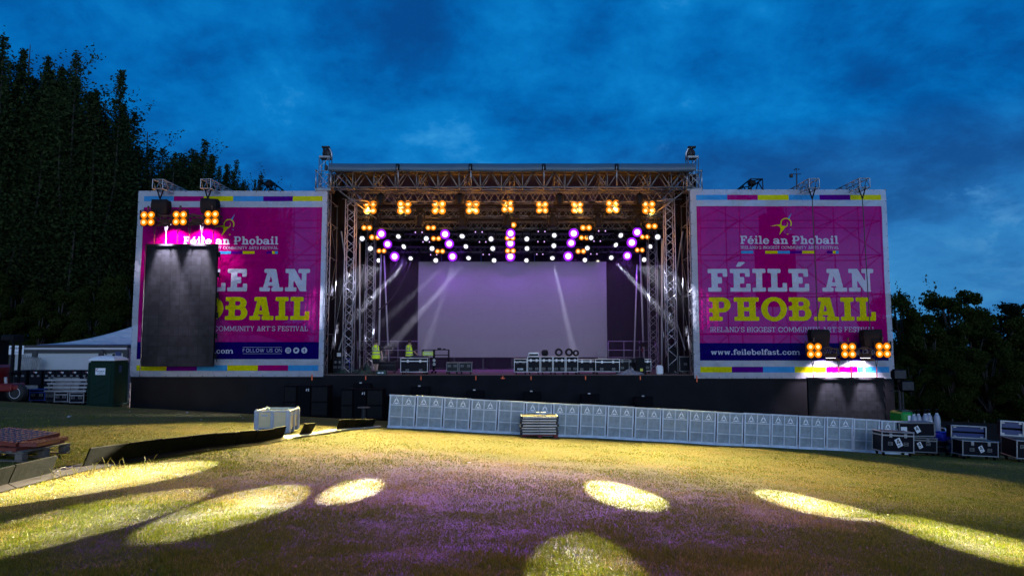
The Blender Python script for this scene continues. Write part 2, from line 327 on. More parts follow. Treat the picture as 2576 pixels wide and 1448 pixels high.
# ------------------------------------------------------------------ slab lettering, cut as outlines from strokes
def glyph(ch, s, h, k):
    """(advance, inside(X, Y)): a slab-serif letter with stem width s, bar thickness h and serif overhang k; capitals are 1 high."""
    def B(a, b, c, d): return lambda X, Y: (X >= a) & (X <= c) & (Y >= b) & (Y <= d)
    def Ln(xb, xt, y0, y1, w): return lambda X, Y: (Y >= y0) & (Y <= y1) & (np.abs(X - (xb + (xt - xb) * (Y - y0) / (y1 - y0))) <= w / 2)
    def E(cx, cy, rx, ry, tv, th, clip=None):
        def f(X, Y):
            m = (((X - cx) / rx) ** 2 + ((Y - cy) / ry) ** 2 <= 1) & ~(((X - cx) / max(rx - tv, .01)) ** 2 + ((Y - cy) / max(ry - th, .01)) ** 2 <= 1)
            return m & clip(X, Y) if clip else m
        return f
    def D(cx, cy, r): return lambda X, Y: (X - cx) ** 2 + (Y - cy) ** 2 <= r * r
    def no(f): return lambda X, Y: ~f(X, Y)
    P = []; x = .68
    def stem(x0, y0=0, y1=1, top=True, bot=True, tl=None):
        P.append(B(x0, y0, x0 + s, y1))
        if bot: P.append(B(x0 - k, y0, x0 + s + k, y0 + h))
        if top: P.append(B(x0 - k, y1 - h, x0 + s + (k if tl is None else 0), y1))
    t = s * .72
    if ch == ' ': return .34, None
    if ch in "'’": return .26 + s * .4, lambda X, Y: (X > .08) & (X < .08 + s) & (Y > .70 + (.08 + s - X) * .5) & (Y < 1)
    if ch == '.': return s + .18, D(.09 + s / 2, s * .5, s * .56)
    if ch == 'I': stem(k); adv = s + 2 * k
    elif ch in 'EF' or ch == 'É':
        w = .60 + s * .55; stem(k, top=False, bot=(ch == 'F')); P += [B(0, 1 - h, w, 1), B(w - t, .66, w, 1), B(k, .5 - h / 2, w * .72, .5 + h / 2)]
        if k: P.append(B(w * .72 - t * .9, .36, w * .72, .64))
        if ch != 'F': P += [B(0, 0, w + .03, h), B(w + .03 - t, 0, w + .03, .35)]
        if ch == 'É': P.append(lambda X, Y: (Y >= 1.10) & (Y <= 1.31) & (np.abs(X - (w * .42 + (Y - 1.1) * .75)) <= .085 + (Y - 1.1) * .26))
        if not k: P = [B(0, 0, s, 1), B(0, 1 - h, w * .8, 1), B(0, .5 - h / 2, w * .7, .5 + h / 2)] + ([B(0, 0, w * .8, h)] if ch != 'F' else [])
        adv = w + .03
    elif ch == 'L':
        w = .60 + s * .5; stem(k, bot=False); P += [B(0, 0, w, h)] + ([B(w - t, 0, w, .38)] if k else []); adv = w
    elif ch == 'A':
        w = .74 + s * .75; P += [Ln(k * .9 + s * .28, w / 2 - s * .22, 0, 1, s * .72), Ln(w - k * .9 - s * .5, w / 2 + s * .18, 0, 1, s * 1.02), B(w * .26, .24, w * .74, .24 + h * .9)]
        if k: P += [B(0, 0, .34 + s * .3, h), B(w - .36 - s * .4, 0, w, h), B(w / 2 - .26 - s * .1, 1 - h, w / 2 + s * .35, 1)]
        adv = w
    elif ch == 'N':
        w = .72 + s * .95; st = s * .8; P += [B(k, 0, k + st, 1), B(w - k - st, 0, w - k, 1), Ln(w - k - st * .55, k + st * .45, 0, 1, s * 1.15)]
        if k: P += [B(0, 0, 2 * k + st, h), B(0, 1 - h, k + st, 1), B(w - 2 * k - st, 1 - h, w, 1)]
        adv = w
    elif ch == 'M':
        w = .9 + s; st = s * .8; P += [B(k, 0, k + st, 1), B(w - k - st, 0, w - k, 1), Ln(w / 2, k + st * .5, .12, 1, s), Ln(w / 2, w - k - st * .5, .12, 1, s)]
        if k: P += [B(0, 0, 2 * k + st, h), B(w - 2 * k - st, 0, w, h), B(0, 1 - h, k + st, 1), B(w - k - st, 1 - h, w, 1)]
        adv = w
    elif ch == 'H':
        w = .66 + s * 1.1; stem(k); stem(w - k - s); P.append(B(k, .5 - h / 2, w - k, .5 + h / 2)); adv = w
    elif ch == 'U':
        w = .66 + s * .9; st = s * .85; P += [B(k, .34, k + st, 1), B(w - k - st, .34, w - k, 1), E(w / 2, .36, w / 2 - k, .37, st, h, lambda X, Y: Y <= .36)]
        if k: P += [B(0, 1 - h, 2 * k + st, 1), B(w - 2 * k - st, 1 - h, w, 1)]
        adv = w
    elif ch in 'VY':
        w = .72 + s * .7; yb = 0 if ch == 'V' else .42
        P += [Ln(w / 2 - s * .1, k + s * .5, yb, 1, s), Ln(w / 2 + s * .1, w - k - s * .5, yb, 1, s * .75)]
        if ch == 'Y': P += [B(w / 2 - s / 2, 0, w / 2 + s / 2, .46)] + ([B(w / 2 - s / 2 - k, 0, w / 2 + s / 2 + k, h)] if k else [])
        if k: P += [B(0, 1 - h, 2 * k + s, 1), B(w - 2 * k - s * .8, 1 - h, w, 1)]
        adv = w
    elif ch == 'W':
        w = 1.1 + s; P += [Ln(w * .28, k + s * .4, 0, 1, s * .9), Ln(w * .28, w * .5, 0, 1, s * .8), Ln(w * .72, w * .5, 0, 1, s * .9), Ln(w * .72, w - k - s * .4, 0, 1, s * .8)]
        if k: P += [B(0, 1 - h, 2 * k + s, 1), B(w - 2 * k - s, 1 - h, w, 1)]
        adv = w
    elif ch == 'T':
        w = .68 + s * .4; P += [B(w / 2 - s / 2, 0, w / 2 + s / 2, 1), B(0, 1 - h, w, 1)]
        if k: P += [B(0, .66, t * .8, 1), B(w - t * .8, .66, w, 1), B(w / 2 - s / 2 - k, 0, w / 2 + s / 2 + k, h)]
        adv = w
    elif ch in 'PRB':
        w = .62 + s * .75; stem(k, top=False, bot=(ch != 'B')); y0 = .36 if ch == 'P' else .44
        if ch == 'B': y0 = .46
        P += [B(0, 1 - h, w - .26, 1), B(0, y0, w - .26, y0 + h), E(w - .29, (1 + y0) / 2, .29, (1 - y0) / 2, s, h, lambda X, Y: X >= w - .29)]
        if ch == 'B': P += [B(0, 0, w - .22, h), E(w - .26, (y0 + h) / 2, .30, (y0 + h) / 2, s, h, lambda X, Y: X >= w - .26)]
        if ch == 'R': P += [Ln(w - s * .35, w - .30, 0, y0 + h * .5, s)] + ([B(w - .25, 0, w + k, h)] if k else [])
        adv = w + (.05 if ch != 'R' else k)
    elif ch in 'OCG':
        w = .84 + s * .45; clip = None
        if ch != 'O': clip = lambda X, Y: ~((X > w * .60) & (Y > (.36 if ch == 'C' else .46)) & (Y < .64)) if True else None
        P.append(E(w / 2, .5, w / 2, .52, s, h, clip))
        if ch == 'C' and k: P.append(B(w - t, .62, w - t * .15, .97))
        if ch == 'G': P += [B(w - s, .05, w, .46), B(w * .56, .46 - h, w + (k * .5), .46)] + ([B(w - t, .64, w - t * .15, .97)] if k else [])
        adv = w
    elif ch == 'D':
        w = .74 + s * .6; stem(k, top=False, bot=False); P += [B(0, 1 - h, w - .40, 1), B(0, 0, w - .40, h), E(w - .42, .5, .42, .5, s, h, lambda X, Y: X >= w - .42)]; adv = w
    elif ch == 'S':
        w = .58 + s * .4; P += [E(w / 2, .74, w / 2, .275, s, h, lambda X, Y: ~((X > w / 2) & (Y < .74))), E(w / 2, .26, w / 2, .275, s, h, lambda X, Y: ~((X < w / 2) & (Y > .26))), B(w * .40, .535 - h * .62, w * .62, .535 + h * .2)]
        if k: P += [B(w - t * .8, .68, w - .01, .98), B(.01, .02, t * .8, .32)]
        adv = w
    elif ch == '4': P += [B(.44, 0, .44 + s, 1), B(0, .22, .80, .22 + h), Ln(.06, .48, .26, 1, s * .9)]; adv = .82
    # ---- lower case
    elif ch == 'l': stem(k, bot=True, tl=1); adv = s + 2 * k
    elif ch == 'i': stem(k, 0, x, tl=1); P.append(D(k + s / 2, x + .22, s * .60)); adv = s + 2 * k
    elif ch in 'nhmr':
        top = 1 if ch == 'h' else x; st = s; stem(k, 0, top, tl=1); w = .36 + st
        reps = 2 if ch == 'm' else 1
        for q in range(reps):
            x0 = k + q * (w - st * .12) ; cx = x0 + w / 2 + st * .05
            if ch == 'r': P.append(E(cx + .05, x - .27, w / 2 + .05, .29, st, h, lambda X, Y, cx=cx: (Y >= x - .2) & (X <= cx + .17))); continue
            P.append(E(cx, x - .24, w / 2 + st * .05, .26, st, h * 1.1, lambda X, Y: Y >= x - .24)); P.append(B(x0 + w - st + st * .1, 0, x0 + w + st * .1, x - .22)); P.append(B(x0 + w - st - k * .7 + st * .1, 0, x0 + w + k + st * .1, h))
        adv = (k + reps * (w - st * .12) + st * .22 + k) if ch != 'r' else k + w * .9
    elif ch in 'bp':
        st = s; w = .62 + s * .45
        if ch == 'b': stem(k * .8, 0, 1, tl=1, bot=False)
        else: stem(k * .8, -.30, x, tl=1)
        P.append(E(k * .8 + .29 + s * .22, x / 2, .30 + s * .2, x / 2 + .02, s, h)); adv = w + k * .4
    elif ch in 'oce':
        w = .60 + s * .35; cl = None
        if ch == 'c': cl = lambda X, Y: ~((X > w * .55) & (Y > .24) & (Y < .46))
        if ch == 'e': cl = lambda X, Y: ~((X > w * .55) & (Y > .20) & (Y < x / 2 - h * .45))
        P.append(E(w / 2, x / 2, w / 2, x / 2 + .02, s, h, cl))
        if ch == 'e': P.append(B(s * .5, x / 2 - h * .42, w - s * .3, x / 2 + h * .42))
        adv = w
    elif ch == 'é': 
        a, f = glyph('e', s, h, k); return a, lambda X, Y: f(X, Y) | ((Y > .76) & (Y < .96) & (np.abs(X - (a * .42 + (Y - .76) * .7)) < .09 + (Y - .76) * .15))
    elif ch == 'a':
        w = .56 + s * .4; P += [B(w - s, 0, w, x - .2), E(w / 2, x - .22, w / 2, .24, s, h, lambda X, Y: Y >= x - .2), E(w * .44, .20, w * .44, .22, s * .9, h), B(w - s, 0, w + k, h), B(w * .45, .40 - h * .7, w - s * .5, .40 + h * .1)]; adv = w + k
    elif ch == 'f':
        P += [B(k, 0, k + s, .80), B(0, 0, 2 * k + s, h), B(0, x - h, .36 + s * .4, x), E(k + .22 + s * .3, .78, .22 + s * .3, .23, s, h, lambda X, Y: (Y >= .78))]; adv = .36 + s * .45
    elif ch == 't':
        P += [B(.10, .14, .10 + s, .90), B(0, x - h, .36 + s * .3, x), E(.10 + .17 + s * .2, .17, .17 + s * .2, .19, s, h, lambda X, Y: Y <= .17)]; adv = .38 + s * .4
    elif ch == 's':
        w = .46 + s * .4; P += [E(w / 2, x - .185, w / 2, .20, s, h, lambda X, Y: ~((X > w / 2) & (Y < x - .185))), E(w / 2, .185, w / 2, .20, s, h, lambda X, Y: ~((X < w / 2) & (Y > .185))), B(w * .36, x / 2 - h * .45, w * .66, x / 2 + h * .45)]; adv = w
    elif ch == 'w':
        w = .80 + s * .8; P += [Ln(w * .29, k * .6 + s * .45, 0, x, s * .9), Ln(w * .29, w * .5, 0, x, s * .7), Ln(w * .71, w * .5, 0, x, s * .9), Ln(w * .71, w - k * .6 - s * .45, 0, x, s * .7)]
        if k: P += [B(0, x - h, s + k * 1.4, x), B(w - s - k * 1.4, x - h, w, x)]
        adv = w
    else: return .4, None
    return adv, lambda X, Y: np.any([p(X, Y) for p in P], axis=0)
def contour(f, x0, x1, y0, y1, step, emit, maxrun=10):
    """Fills the area where f holds with polygons: whole cells joined in runs, cut cells along a smoothed edge."""
    q = 5; nx = int(math.ceil((x1 - x0) / step)) + 1; ny = int(math.ceil((y1 - y0) / step)) + 1
    fx = x0 + (np.arange((nx + 1) * q) - q + (q + 1) / 2 - .5) * step / q; fy = y0 + (np.arange((ny + 1) * q) - q + (q + 1) / 2 - .5) * step / q
    # node (i,j) averages the fine samples around it
    X, Y = np.meshgrid(fx, fy); m = f(X, Y).astype(float)
    off = q // 2
    c = m.reshape(ny + 1, q, nx + 1, q)
    c = c.mean(axis=(1, 3))
    gx = np.array([fx[i * q:(i + 1) * q].mean() for i in range(nx + 1)]); gy = np.array([fy[i * q:(i + 1) * q].mean() for i in range(ny + 1)])
    ins = c >= .5
    for j in range(ny):
        i = 0
        while i < nx:
            a = (ins[j, i], ins[j, i + 1], ins[j + 1, i + 1], ins[j + 1, i])
            if all(a):
                i1 = i
                while i1 < nx and i1 - i < maxrun and ins[j, i1] and ins[j, i1 + 1] and ins[j + 1, i1] and ins[j + 1, i1 + 1]: i1 += 1
                emit([(gx[i], gy[j]), (gx[i1], gy[j]), (gx[i1], gy[j + 1]), (gx[i], gy[j + 1])]); i = i1; continue
            if any(a):
                P = [(gx[i], gy[j], c[j, i]), (gx[i + 1], gy[j], c[j, i + 1]), (gx[i + 1], gy[j + 1], c[j + 1, i + 1]), (gx[i], gy[j + 1], c[j + 1, i])]; poly = []
                for n in range(4):
                    p, r = P[n], P[(n + 1) % 4]
                    if p[2] >= .5: poly.append(p[:2])
                    if (p[2] >= .5) != (r[2] >= .5):
                        t = (.5 - p[2]) / (r[2] - p[2]); poly.append((p[0] + t * (r[0] - p[0]), p[1] + t * (r[1] - p[1])))
                if len(poly) > 2: emit(poly)
            i += 1
def lettering(mb, text, place, s, h, k, gap=.07, step=.035, width=None, mi=0):
    """Adds text to mb; place(x, y) maps letter units (x from 0 to the text's width, or to 1 if width is None) to a point."""
    xs = []; x = 0; gl = []
    for ch in text:
        a, f = glyph(ch, s, h, k); gl.append((x, a, f)); x += a + gap
    tot = x - gap
    for x0, a, f in gl:
        if f is None: continue
        def emit(poly): mb.add([place((x0 + p[0]) / tot, p[1]) for p in poly], [tuple(range(len(poly)))], mi)
        contour(f, -.1, a + .1, -.36, 1.36, step, emit)
    return tot

def on_ground(px, Y, dz=0): x = W(px, 1000, Y).x; return Vector((x, Y, gz(x, Y) + dz))
# ------------------------------------------------------------------ ground
def axis(lo, hi, segs):
    out = []
    for a, b, st in segs: out += list(np.arange(a, b, st))
    return out + [hi]
xs = axis(-400, 400, [(-400, -60, 20), (-60, -26, 2), (-26, 26, .4), (26, 60, 2), (60, 400, 20)]); ys = axis(-60, 600, [(-60, 2, 6), (2, 30, .35), (30, 60, 1), (60, 600, 20)])
XX, YY = np.meshgrid(np.array(xs), np.array(ys)); ZZ = ground_z(XX, YY)
nx, ny = len(xs), len(ys); vs = np.stack([XX, YY, ZZ], -1).reshape(-1, 3)
ii = np.arange(nx * ny).reshape(ny, nx); fs = np.stack([ii[:-1, :-1], ii[:-1, 1:], ii[1:, 1:], ii[1:, :-1]], -1).reshape(-1, 4)
me = bpy.data.meshes.new('ground'); me.from_pydata(vs.tolist(), [], fs.tolist()); me.polygons.foreach_set('use_smooth', [True] * len(me.polygons))
ground = bpy.data.objects.new('ground', me); COL.objects.link(ground); ground['kind'] = 'structure'
def ground_mat():
    m = bpy.data.materials.new('dry_turf'); m.use_nodes = True; nt = m.node_tree; N = nt.nodes; L = nt.links; p = N['Principled BSDF']; p.inputs['Roughness'].default_value = .9; p.inputs['Specular IOR Level'].default_value = .2
    tc = N.new('ShaderNodeTexCoord')
    def nz(sc, det=6, rough=.6):
        n = N.new('ShaderNodeTexNoise'); n.inputs['Scale'].default_value = sc; n.inputs['Detail'].default_value = det; n.inputs['Roughness'].default_value = rough; L.new(tc.outputs['Object'], n.inputs['Vector']); return n.outputs['Fac']
    def rp(f, stops):
        n = N.new('ShaderNodeValToRGB'); L.new(f, n.inputs[0]); e = n.color_ramp.elements
        while len(e) < len(stops): e.new(.5)
        for a, (q, c) in zip(e, stops): a.position = q; a.color = (*c, 1)
        return n.outputs[0]
    def mx(f, a, b, mode='MIX'):
        n = N.new('ShaderNodeMix'); n.data_type = 'RGBA'; n.blend_type = mode
        if isinstance(f, float): n.inputs[0].default_value = f
        else: L.new(f, n.inputs[0])
        L.new(a, n.inputs[6]); L.new(b, n.inputs[7]); return n.outputs[2]
    green = rp(nz(30), [(.3, (.045, .062, .003)), (.7, (.125, .135, .010))]); tan = rp(nz(45), [(.3, (.10, .068, .020)), (.7, (.27, .19, .055))])
    c = mx(rp(nz(.45, 7, .65), [(.45, (0, 0, 0)), (.64, (1, 1, 1))]), green, tan)
    c = mx(rp(nz(6, 8, .75), [(.40, (0, 0, 0)), (.62, (.75, .75, .75))]), c, tan)
    spk = rp(nz(150, 3), [(.38, (.25, .25, .25)), (.60, (1.35, 1.35, 1.35))]); c = mx(1.0, c, spk, 'MULTIPLY')
    L.new(c, p.inputs['Base Color'])
    b = N.new('ShaderNodeBump'); b.inputs['Strength'].default_value = 1; b.inputs['Distance'].default_value = .05; L.new(nz(38, 6, .8), b.inputs['Height']); L.new(b.outputs[0], p.inputs['Normal'])
    return m
me.materials.append(ground_mat())
def blade_mat(name, a, b, gloss=.022):
    m = bpy.data.materials.new(name); m.use_nodes = True; nt = m.node_tree; N = nt.nodes; L = nt.links; N.clear()
    g = N.new('ShaderNodeNewGeometry'); r = N.new('ShaderNodeValToRGB'); L.new(g.outputs['Random Per Island'], r.inputs[0]); r.color_ramp.elements[0].color = (*a, 1); r.color_ramp.elements[1].color = (*b, 1)
    d = N.new('ShaderNodeBsdfDiffuse'); t = N.new('ShaderNodeBsdfTranslucent'); gl = N.new('ShaderNodeBsdfGlossy'); gl.inputs['Roughness'].default_value = .35; gl.inputs[0].default_value = (.7, .7, .65, 1)
    L.new(r.outputs[0], d.inputs[0]); L.new(r.outputs[0], t.inputs[0])
    x = N.new('ShaderNodeMixShader'); x.inputs[0].default_value = .35; L.new(d.outputs[0], x.inputs[1]); L.new(t.outputs[0], x.inputs[2])
    y = N.new('ShaderNodeMixShader'); y.inputs[0].default_value = gloss; L.new(x.outputs[0], y.inputs[1]); L.new(gl.outputs[0], y.inputs[2])
    o = N.new('ShaderNodeOutputMaterial'); L.new(y.outputs[0], o.inputs[0]); return m
def vnoise(x, y, sc, seed):
    r = np.random.default_rng(seed); T = r.random((64, 64)); u, v = x * sc, y * sc; i, j = np.floor(u).astype(int), np.floor(v).astype(int); a, b = u - i, v - j; a = a * a * (3 - 2 * a); b = b * b * (3 - 2 * b); i %= 64; j %= 64; i1 = (i + 1) % 64; j1 = (j + 1) % 64
    return (T[j, i] * (1 - a) + T[j, i1] * a) * (1 - b) + (T[j1, i] * (1 - a) + T[j1, i1] * a) * b
def make_grass(n):
    px = rng.uniform(-300, 2876, n); py = 1022 + 540 * rng.random(n) ** .75
    u = (px - 1288) / F; v = (724 - py) / F; ry = CT - v * ST; rz = ST + v * CT
    y = np.full(n, 12.0)
    lo = np.full(n, 3.0); hi = np.full(n, 40.0)
    for _ in range(26):
        mid = (lo + hi) / 2; t = mid / ry; under = CZ + rz * t < ground_z(u * t, mid); hi = np.where(under, mid, hi); lo = np.where(under, lo, mid)
    y = (lo + hi) / 2 + rng.normal(0, .05, n); x = u * y / ry; z = ground_z(x, y)
    bare = .5 * vnoise(x, y, .9, 7) + .5 * vnoise(x, y, 3.2, 8); keep = ((y < 24.7) | ((x < -5.6) & (y < 36))) & (rng.random(n) < np.clip((bare - .22) * 4.5, .5, 1)); x, y, z = x[keep], y[keep], z[keep]; n = len(x)
    patch = .55 * vnoise(x, y, .55, 1) + .30 * vnoise(x, y, 2.1, 2) + .15 * vnoise(x, y, 7, 3)
    r = rng.random(n); kind = np.where(r < np.clip((.60 - patch) * 3.2 + .25, .06, .9), 0, np.where(rng.random(n) < .5, 1, 2))
    hgt = rng.uniform(.008, .024, n) * np.where(kind == 0, 1.15, .9) * (.35 + .9 * vnoise(x, y, 1.1, 4) + .8 * vnoise(x, y, 4.5, 5)); wid = np.maximum(.0034, .00052 * y) * rng.uniform(.7, 1.4, n)
    az = rng.uniform(0, 2 * np.pi, n); lean = rng.uniform(.15, 1.25, n) * hgt; la = rng.uniform(0, 2 * np.pi, n)
    V = np.zeros((n, 3, 3)); V[:, 0] = np.stack([x - np.cos(az) * wid, y - np.sin(az) * wid, z - .006], 1); V[:, 1] = np.stack([x + np.cos(az) * wid, y + np.sin(az) * wid, z - .006], 1); V[:, 2] = np.stack([x + np.cos(la) * lean, y + np.sin(la) * lean, z + hgt], 1)
    me = bpy.data.meshes.new('grass'); me.vertices.add(n * 3); me.vertices.foreach_set('co', V.reshape(-1)); me.loops.add(n * 3); me.loops.foreach_set('vertex_index', np.arange(n * 3, dtype=np.int32))
    me.polygons.add(n); me.polygons.foreach_set('loop_start', np.arange(0, n * 3, 3, dtype=np.int32))
    for q in (blade_mat('green_blades', (.050, .075, .003), (.20, .21, .008)), blade_mat('olive_blades', (.14, .115, .006), (.30, .24, .014)), blade_mat('straw_blades', (.22, .145, .045), (.46, .34, .10))): me.materials.append(q)
    me.polygons.foreach_set('material_index', kind.astype(np.int32)); me.update(); me.validate()
    o = bpy.data.objects.new('grass', me); COL.objects.link(o); o['kind'] = 'stuff'; return o
make_grass(760000)
# long stalks the mower missed, along the cable ramp and scattered
st = MB()
for i in range(46):
    if i < 30: t = random.random() ** 1.3; px, py = 110 + 520 * t + random.gauss(0, 14), 1200 - 58 * t + random.gauss(6, 6)
    else: px, py = random.uniform(250, 1700), random.uniform(1215, 1390)
    p = G(px, py); n = random.choice((1, 2, 3))
    for _ in range(n):
        a = random.uniform(0, 6.28); hh = random.uniform(.07, .20); q = p + Vector((math.cos(a) * hh * .15, math.sin(a) * hh * .15, hh * .6)); e = p + Vector((math.cos(a) * hh * .45, math.sin(a) * hh * .45, hh))
        st.path([p, q, e], [.0035, .003, .002], 3)
tag(st.build('grass_stalks', blade_mat('stalk', (.20, .18, .03), (.45, .38, .12))), kind='stuff')

# ------------------------------------------------------------------ stage platform
ZS = 1.96; YF = 34.75
stage = thing('stage', 'wide black skirted festival stage platform with plywood deck', 'stage', (0, YF, gz(0, YF)))
MB().bb(-9.45, 9.45, YF, 44.6, ZS - .12, ZS).build('deck', M['deckwood'], stage, True)
edge = MB(); edge.bb(-9.45, 9.45, YF - .035, YF, ZS - .10, ZS - .012); edge.build('deck_edge', M['black'], stage, True)
def skirt(x0, x1, ztop, y, seed, folds=.05):
    r = random.Random(seed); ph = [r.uniform(0, 6) for _ in range(4)]; mb = MB()
    def fn(u, v):
        x = x0 + (x1 - x0) * u; zb = gz(x, y) - .05; z = ztop + (zb - ztop) * v
        d = folds * v * (math.sin(x * 2.3 + ph[0]) + .6 * math.sin(x * 5.1 + z * 1.1 + ph[1])) + .02 * math.sin(z * 4 + x * 1.2 + ph[2]) * v - .10 * v * v
        return (x, y + d, z)
    return mb.grid(fn, int((x1 - x0) * 5), 12)
skirt(-9.55, 9.25, ZS - .02, YF - .06, 1).build('centre_skirt', M['blackcloth'], stage, True, True)
tm = [(920, 946), (1059, 949), (1197, 951), (1336, 951), (1473, 951), (1611, 952)]
for px, py in tm:
    p = W(px, py, YF - .09); MB().box((p.x, YF - .075, ZS - .14), (.045, .02, .19)).build('tape_mark', M['orange'], stage, True)
p = W(1265, 945, YF); mb = MB(); mb.box((p.x, YF - .075, ZS - .11), (.045, .02, .14)); mb.box((p.x, YF - .086, ZS - .15), (.20, .02, .045)); mb.build('tape_mark', M['orange'], stage, True)
for x in np.arange(-9, 9.1, 3.6):
    for y in (36.5, 44): MB().tube((x, y, gz(x, y) - .1), (x, y, ZS - .12), .04, 6).build('leg', M['alu_dull'], stage, True)

def wing(x0, x1, seed, lab, xin):
    w = thing('banner_scaffold', lab, 'scaffold', ((x0 + x1) / 2, 36, gz((x0 + x1) / 2, 36)), group='scaffold wings beside the stage')
    f = MB(); b = MB(); xsn = np.linspace(x0 + .15, x1 - .15, 5); zt = 11.15; levels = [ZS, 4.05, 6.1, 8.1, 9.9, 11.1]
    for x in xsn:
        for y in (34.95, 37.2): f.tube((x, y, gz(x, y) - .05), (x, y, zt + (.12 if y < 36 else 0)), .028, 6)
    for z in levels:
        for y in (34.95, 37.2): f.tube((x0 + .1, y, z), (x1 - .1, y, z), .026, 6)
        for x in xsn: f.tube((x, 34.95, z), (x, 37.2, z), .026, 6)
    for i in range(4):
        for j in range(5):
            a, c = (i, i + 1) if (i + j) % 2 else (i + 1, i)
            b.tube((xsn[a], 35.02, levels[j]), (xsn[c], 35.02, levels[j + 1]), .024, 5); 
            if j % 2 == i % 2: b.tube((xsn[c], 37.15, levels[j]), (xsn[a], 37.15, levels[j + 1]), .024, 5)
    for i in (0, 2, 4): b.tube((xsn[i], 34.95, levels[1]), (xsn[i], 37.2, levels[3]), .024, 5); b.tube((xsn[i], 37.2, levels[3]), (xsn[i], 34.95, levels[5]), .024, 5)
    f.build('frame', M['alu_dull'], w, True, True); b.build('brace', M['alu_dull'], w, True, True)
    MB().bb(x0 + .1, x1 - .1, 34.98, 37.2, ZS - .1, ZS - .02).build('platform', M['deckwood'], w, True)
    skirt(x0 - .02, x1 + .02, 1.98, 34.72, seed, .04).build('skirt', M['blackcloth'], w, True, True)
    sd = MB(); xo = x0 if x0 < 0 else x1
    sd.grid(lambda u, v: (xo + .03 * math.sin(u * 9), 34.72 + 2.6 * u, 1.95 + (gz(xo, 34.72 + 2.6 * u) - 1.95) * v), 8, 6); sd.build('side_skirt', M['blackcloth'], w, True, True)
    return w
wing(-19.25, -9.5, 3, 'scaffold wing under the banner beside the green toilet', -9.5)
wing(9.2, 19.25, 4, 'scaffold wing showing through the banner on the cylinder side', 9.2)

